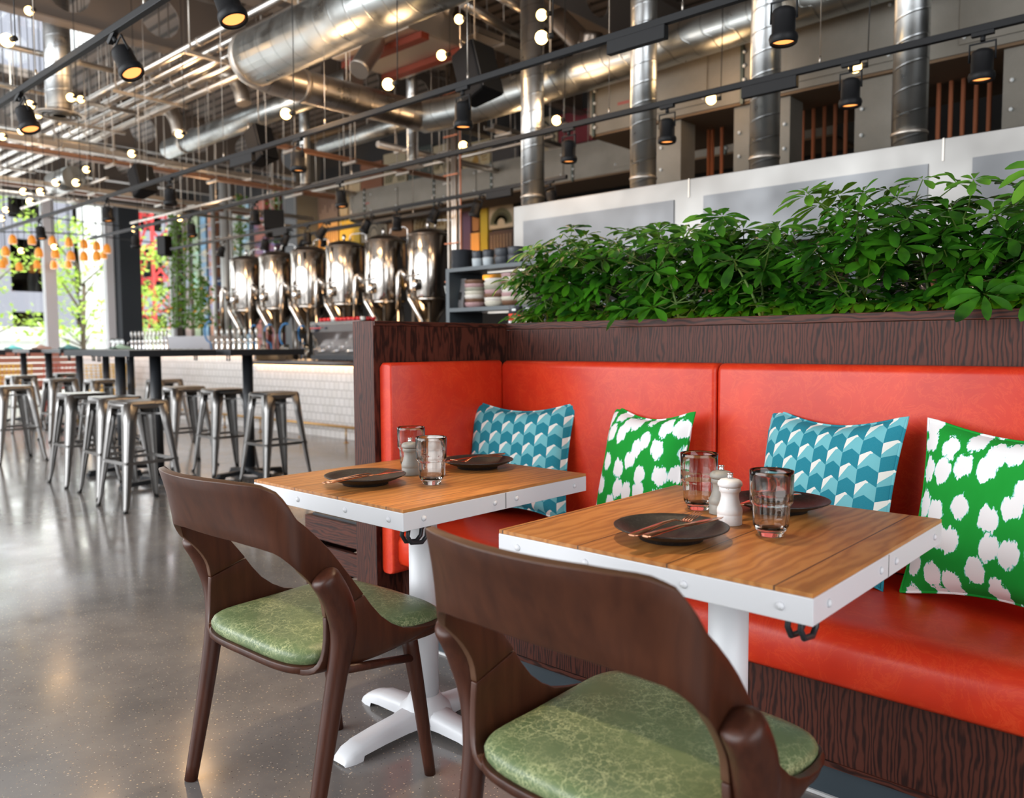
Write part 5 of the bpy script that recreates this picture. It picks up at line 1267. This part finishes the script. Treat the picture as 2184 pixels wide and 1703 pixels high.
sl = [(1.715, 240, 75, 28, 'above the pipes, tilted right'), (1.715, 40, 205, 20, 'near the left edge, tilted right'), (1.715, 462, -20, 20, 'cut by the top edge'),
      (3.475, 987, 165, 0, 'in front of the black speaker'), (3.475, 635, 288, 0, 'straight above the tanks'), (3.475, 361, 365, 0, 'beside the small speaker'), (3.475, 225, 410, 6, 'before the windows'), (3.475, 82, 452, 8, 'over the amber shades'), (3.475, 1672, -20, 0, 'at the top edge over the closer table'),
      (4.635, 2097, 62, 0, 'farthest right on the third track'), (4.635, 1815, 145, 0, 'right behind a glowing bulb'), (4.635, 1423, 222, 0, 'between the second and third upright'), (4.635, 1213, 272, 0, 'between the first two uprights'), (4.635, 724, 385, 5, 'over the nosing of the long duct'), (4.635, 543, 428, 0, 'over the farthest tanks'), (4.635, 405, 465, 6, 'by the window column'), (4.635, 289, 497, 0, 'before the dark column'),
      (6.0, 1172, 388, 8, 'behind the first upright'), (6.0, 1025, 418, -18, 'right of the riser, tilted'), (6.0, 938, 438, -24, 'left of the riser, tilted'), (6.0, 846, 450, 0, 'above the fifth tank'), (6.0, 793, 458, -28, 'tilted above the fourth tank'), (6.0, 700, 474, -35, 'tilted before the glowing artwork'), (6.0, 655, 480, 0, 'before the orange artwork'), (6.0, 620, 490, -30, 'tilted beside the grey column'), (6.0, 568, 500, -10, 'over the second farthest tank'), (6.0, 478, 512, -20, 'by the stout pipes'),
      (8.0, 650, 415, -25, 'against the pink artwork'), (8.0, 688, 408, 0, 'against the taupe artwork'), (8.0, 606, 425, -20, 'against the grey column')]
for y, px, py, tilt, lb in sl:
    z = TRZ if y < 7 else 3.05
    p = oY(y, px, max(py, 5)); x = p.x
    if py < 0: x = oZ(TRZ, px, -40).x if False else oY(y, px, 20).x+.0
    o = sf if first else dup(sf); first = False
    o.location = (x, y, z-.018); o.rotation_euler = (R(tilt*.4), R(-tilt), 0); o['label'] = 'black track spotlight '+lb; o['group'] = 'black track spotlights'
# speakers
def speaker(px, py, dd, w, h_, dp, lb, rz, tx):
    c = at(px, py, dd); t = thing('loudspeaker', lb, 'loudspeaker', c); t.rotation_euler = (tx, 0, rz)
    o = MB(); o.slab([(-w/2, -dp/2), (w/2, -dp/2), (w/2*.6, dp/2), (-w/2*.6, dp/2)], -h_/2, h_/2).build('cabinet', M_speaker, t, bev=.02)
    MB().box(-w/2+.012, w/2-.012, -dp/2-.008, -dp/2-.001, -h_/2+.012, h_/2-.012).build('grille', M_rubber, t)
    MB().tube([(-w*.35, 0, h_/2-.01), (-w*.3, 0, h_/2+.06), (w*.3, 0, h_/2+.06), (w*.35, 0, h_/2-.01)], .008, 6).build('bracket', M_galv, t)
    w_ = MB().cyl((c.x, c.y, c.z+h_/2+.06), (c.x, c.y, CZ), .006, 6).build('hanging_rod', M_galv); tag(w_, 'thin rod holding the speaker '+lb.split(' ', 2)[2], 'rod')
speaker(1013, 160, 5.9, .26, .38, .25, 'black loudspeaker hanging right of the ceiling unit', R(95), R(-16))
speaker(553, 312, 8.6, .25, .38, .24, 'black loudspeaker hanging over the middle spiral duct', R(100), R(-18))
speaker(300, 388, 9.6, .25, .34, .24, 'black loudspeaker hanging left of the tanks', R(100), R(-18))
speaker(584, 478, 12, .30, .34, .26, 'black loudspeaker on the wall side by the climbers', R(60), R(-25))
speaker(353, 525, 14, .20, .34, .2, 'black loudspeaker beside the window column', R(20), 0)

# ================================================================ pendant bulbs
def bulb0():
    t = thing('pendant_bulb', 'x', 'light bulb', (0, 0, 2.4))
    MB().ball((0, 0, 0), .0375, 20).build('globe', M_bulb, t)
    MB().tube([(.032, .012, 0), (.066, .025, .002)], .016, 10).build('socket', M_rubber, t)
    return t
bl = [(1155, 80, 28, 'largest looking bulb at the top, before the first upright'), (1155, 32, 23, 'bulb at the top edge, just over the largest looking one'), (828, 180, 25, 'bulb under the ceiling unit'), (610, 243, 23, 'bulb in front of the middle spiral duct'), (1824, 142, 27, 'bulb touching the third track, left of the fourth upright'), (1517, 212, 22, 'bulb between the second and third upright'), (1187, 257, 20, 'bulb right of the first upright'), (988, 311, 19, 'bulb in front of the riser pipes'),
      (979, 41, 19, 'bulb half covered by its socket at the top'), (942, 118, 21, 'bulb with black socket before the ceiling unit'), (15, 86, 28, 'big bulb at the left edge before the skylight'), (62, 23, 18, 'bulb over the skylight frame'), (386, 109, 15, 'bulb over the topmost parallel pipe'), (275, 167, 15, 'bulb below the topmost tilted spotlight'), (382, 286, 16, 'bulb in front of the small elbow duct'), (281, 328, 15, 'bulb over the small speaker'),
      (151, 208, 17, None), (172, 212, 14, None), (64, 224, 18, None), (81, 245, 15, None), (112, 253, 12, None), (45, 280, 13, None), (5, 292, 14, None), (184, 362, 14, None), (119, 390, 14, None), (162, 390, 15, None), (50, 409, 14, None), (86, 409, 14, None), (64, 430, 15, None), (383, 466, 12, None), (286, 489, 12, None), (12, 448, 12, None), (3, 466, 12, None), (116, 527, 12, None), (45, 535, 12, None)]
for i, (px, py, w, lb) in enumerate(bl):
    pb_ = None
    if i == 0: B0 = bulb0(); o = B0
    else: o = dup(B0)
    p = at(px, py, min(1722*.075/w, 12.5)); o.location = p
    o['label'] = 'glowing round '+lb if lb else 'small glowing round bulb in the far left field of pendants'
    o['group'] = 'pendant bulbs' if lb else 'far pendant bulbs'
    x, y = p.x+.062, p.y+.024
    c = MB().tube([(x, y, p.z), (x+.008, y, p.z+.5), (x, y, CZ)], .0035, 5).build('bulb_cable', M_rubber)
    tag(c, 'thin black cable of the '+lb if lb else 'thin black cable holding a far bulb', 'cable', None if lb else 'cables of the far bulbs')
# amber shades over the window side
M_rod = M_rubber
k = 0
for row, (z, dd, lst) in enumerate(((0, 15.5, [(27, 510), (68, 511), (112, 513), (147, 516), (179, 520), (206, 524), (228, 530)]), (0, 14.5, [(12, 535), (83, 538), (118, 540), (151, 545), (179, 546), (206, 545)]), (0, 16.5, [(5, 563), (41, 568), (79, 563), (115, 564), (146, 563), (221, 543), (10, 556)]))):
    for px, py in lst:
        p = at(px, py, dd+.07*k); t = thing('amber_shade', 'small amber hanging lamp shade before the windows', 'lamp', p, 'amber lamp shades'); k += 1
        MB().lathe([(.062, -.095), (.070, -.05), (.066, .0), (.05, .055), (.03, .075), (.012, .085)], (0, 0, 0), 16).build('shade', M_orange, t, solid=.004)
        MB().cyl((0, 0, .08), (0, 0, CZ-p.z), .006, 6).build('rod', M_rod, t)
tag(MB().tube(catmull([at(0, 452, 15.3), at(60, 458, 15.4), at(150, 470, 15.7), at(260, 483, 16)], 10), .012, 6).tube([at(60, 458, 15.4), (*at(60, 458, 15.4).xy, CZ-.02)], .006, 5).build('lamp_ring', M_rod), 'thin black curved rail over the amber shades, upper one', 'rail')
tag(MB().tube(catmull([at(0, 495, 15.0), at(90, 496, 15.2), at(200, 503, 15.4), at(330, 518, 15.8)], 10), .012, 6).tube([at(90, 496, 15.2), (*at(90, 496, 15.2).xy, CZ-.02)], .006, 5).build('lamp_ring', M_rod), 'thin black curved rail over the amber shades, lower one', 'rail')

# ================================================================ lamp light (lamps of the room, plus added warm fill points)
def warm_point(loc, power):
    l = bpy.data.lights.new('bulb_or_fill_light', 'POINT'); l.energy = power*.3; l.color = (1, .62, .32); l.shadow_soft_size = .14
    o = bpy.data.objects.new('bulb_or_fill_light', l); COL.objects.link(o); o.location = loc
for px, py, d_, pw in ((610, 243, 5.9, 60), (828, 180, 5.4, 22), (382, 286, 8.4, 70), (942, 118, 6.5, 60), (151, 208, 8, 25), (86, 409, 10.5, 14), (1517, 212, 6.0, 14), (1187, 257, 6.6, 18)):
    warm_point(at(px, py, d_)+Vector((0, 0, .12)), pw)
for x in (-11.5, -8.5, -5.2): warm_point((x, 5.9, 2.95), 45)  # added warm fill below the ceiling, no bulb hangs here
for x in (-12.6, -10.6, -8.6): warm_point((x, 6.95, 1.2), 22)  # added warm fill to brighten the tank cones, no lamp stands there
def spotlight(loc, tgt, power, ang=40, col=(1, .74, .48), blend=.6, r_=.035):
    l = bpy.data.lights.new('spot_beam', 'SPOT'); l.energy = power; l.spot_size = R(ang); l.spot_blend = blend; l.color = col; l.shadow_soft_size = r_
    o = bpy.data.objects.new('spot_beam', l); COL.objects.link(o); o.location = loc
    o.rotation_euler = (Vector(tgt)-Vector(loc)).to_track_quat('-Z', 'Y').to_euler(); return o
spotlight((-3.35, 1.715, 2.44), (-2.9, .75, 0), 55, 48, r_=.16)
spotlight((-1.25, 1.715, 2.44), (-1.1, 1.2, .4), 70, 42)
spotlight((-2.1, 1.715, 2.44), (-1.85, 1.45, .7), 60, 36)
spotlight((-4.2, 3.475, 2.44), (-4.3, 3.3, 0), 70, 60)
for px, y in ((2097, 4.635), (1423, 4.635)):
    x = oY(y, px, 100).x; spotlight((x, y, 2.44), (x, y-1.0, .9), 60, 60)
p = oY(9.4, 700, 545); spotlight((p.x+.2, 8.9, 2.6), (p.x, 9.5, 3.4), 60, 95, (1, .62, .25))
p = oY(9.4, 1014, 575); spotlight((p.x, 9.0, 2.1), (p.x, 9.5, 2.6), 30, 90, (1, .62, .25))
for x in (-13.5, -11, -8.5): spotlight((x, 6.0, 2.42), (x, 5.6, .3), 60, 70)
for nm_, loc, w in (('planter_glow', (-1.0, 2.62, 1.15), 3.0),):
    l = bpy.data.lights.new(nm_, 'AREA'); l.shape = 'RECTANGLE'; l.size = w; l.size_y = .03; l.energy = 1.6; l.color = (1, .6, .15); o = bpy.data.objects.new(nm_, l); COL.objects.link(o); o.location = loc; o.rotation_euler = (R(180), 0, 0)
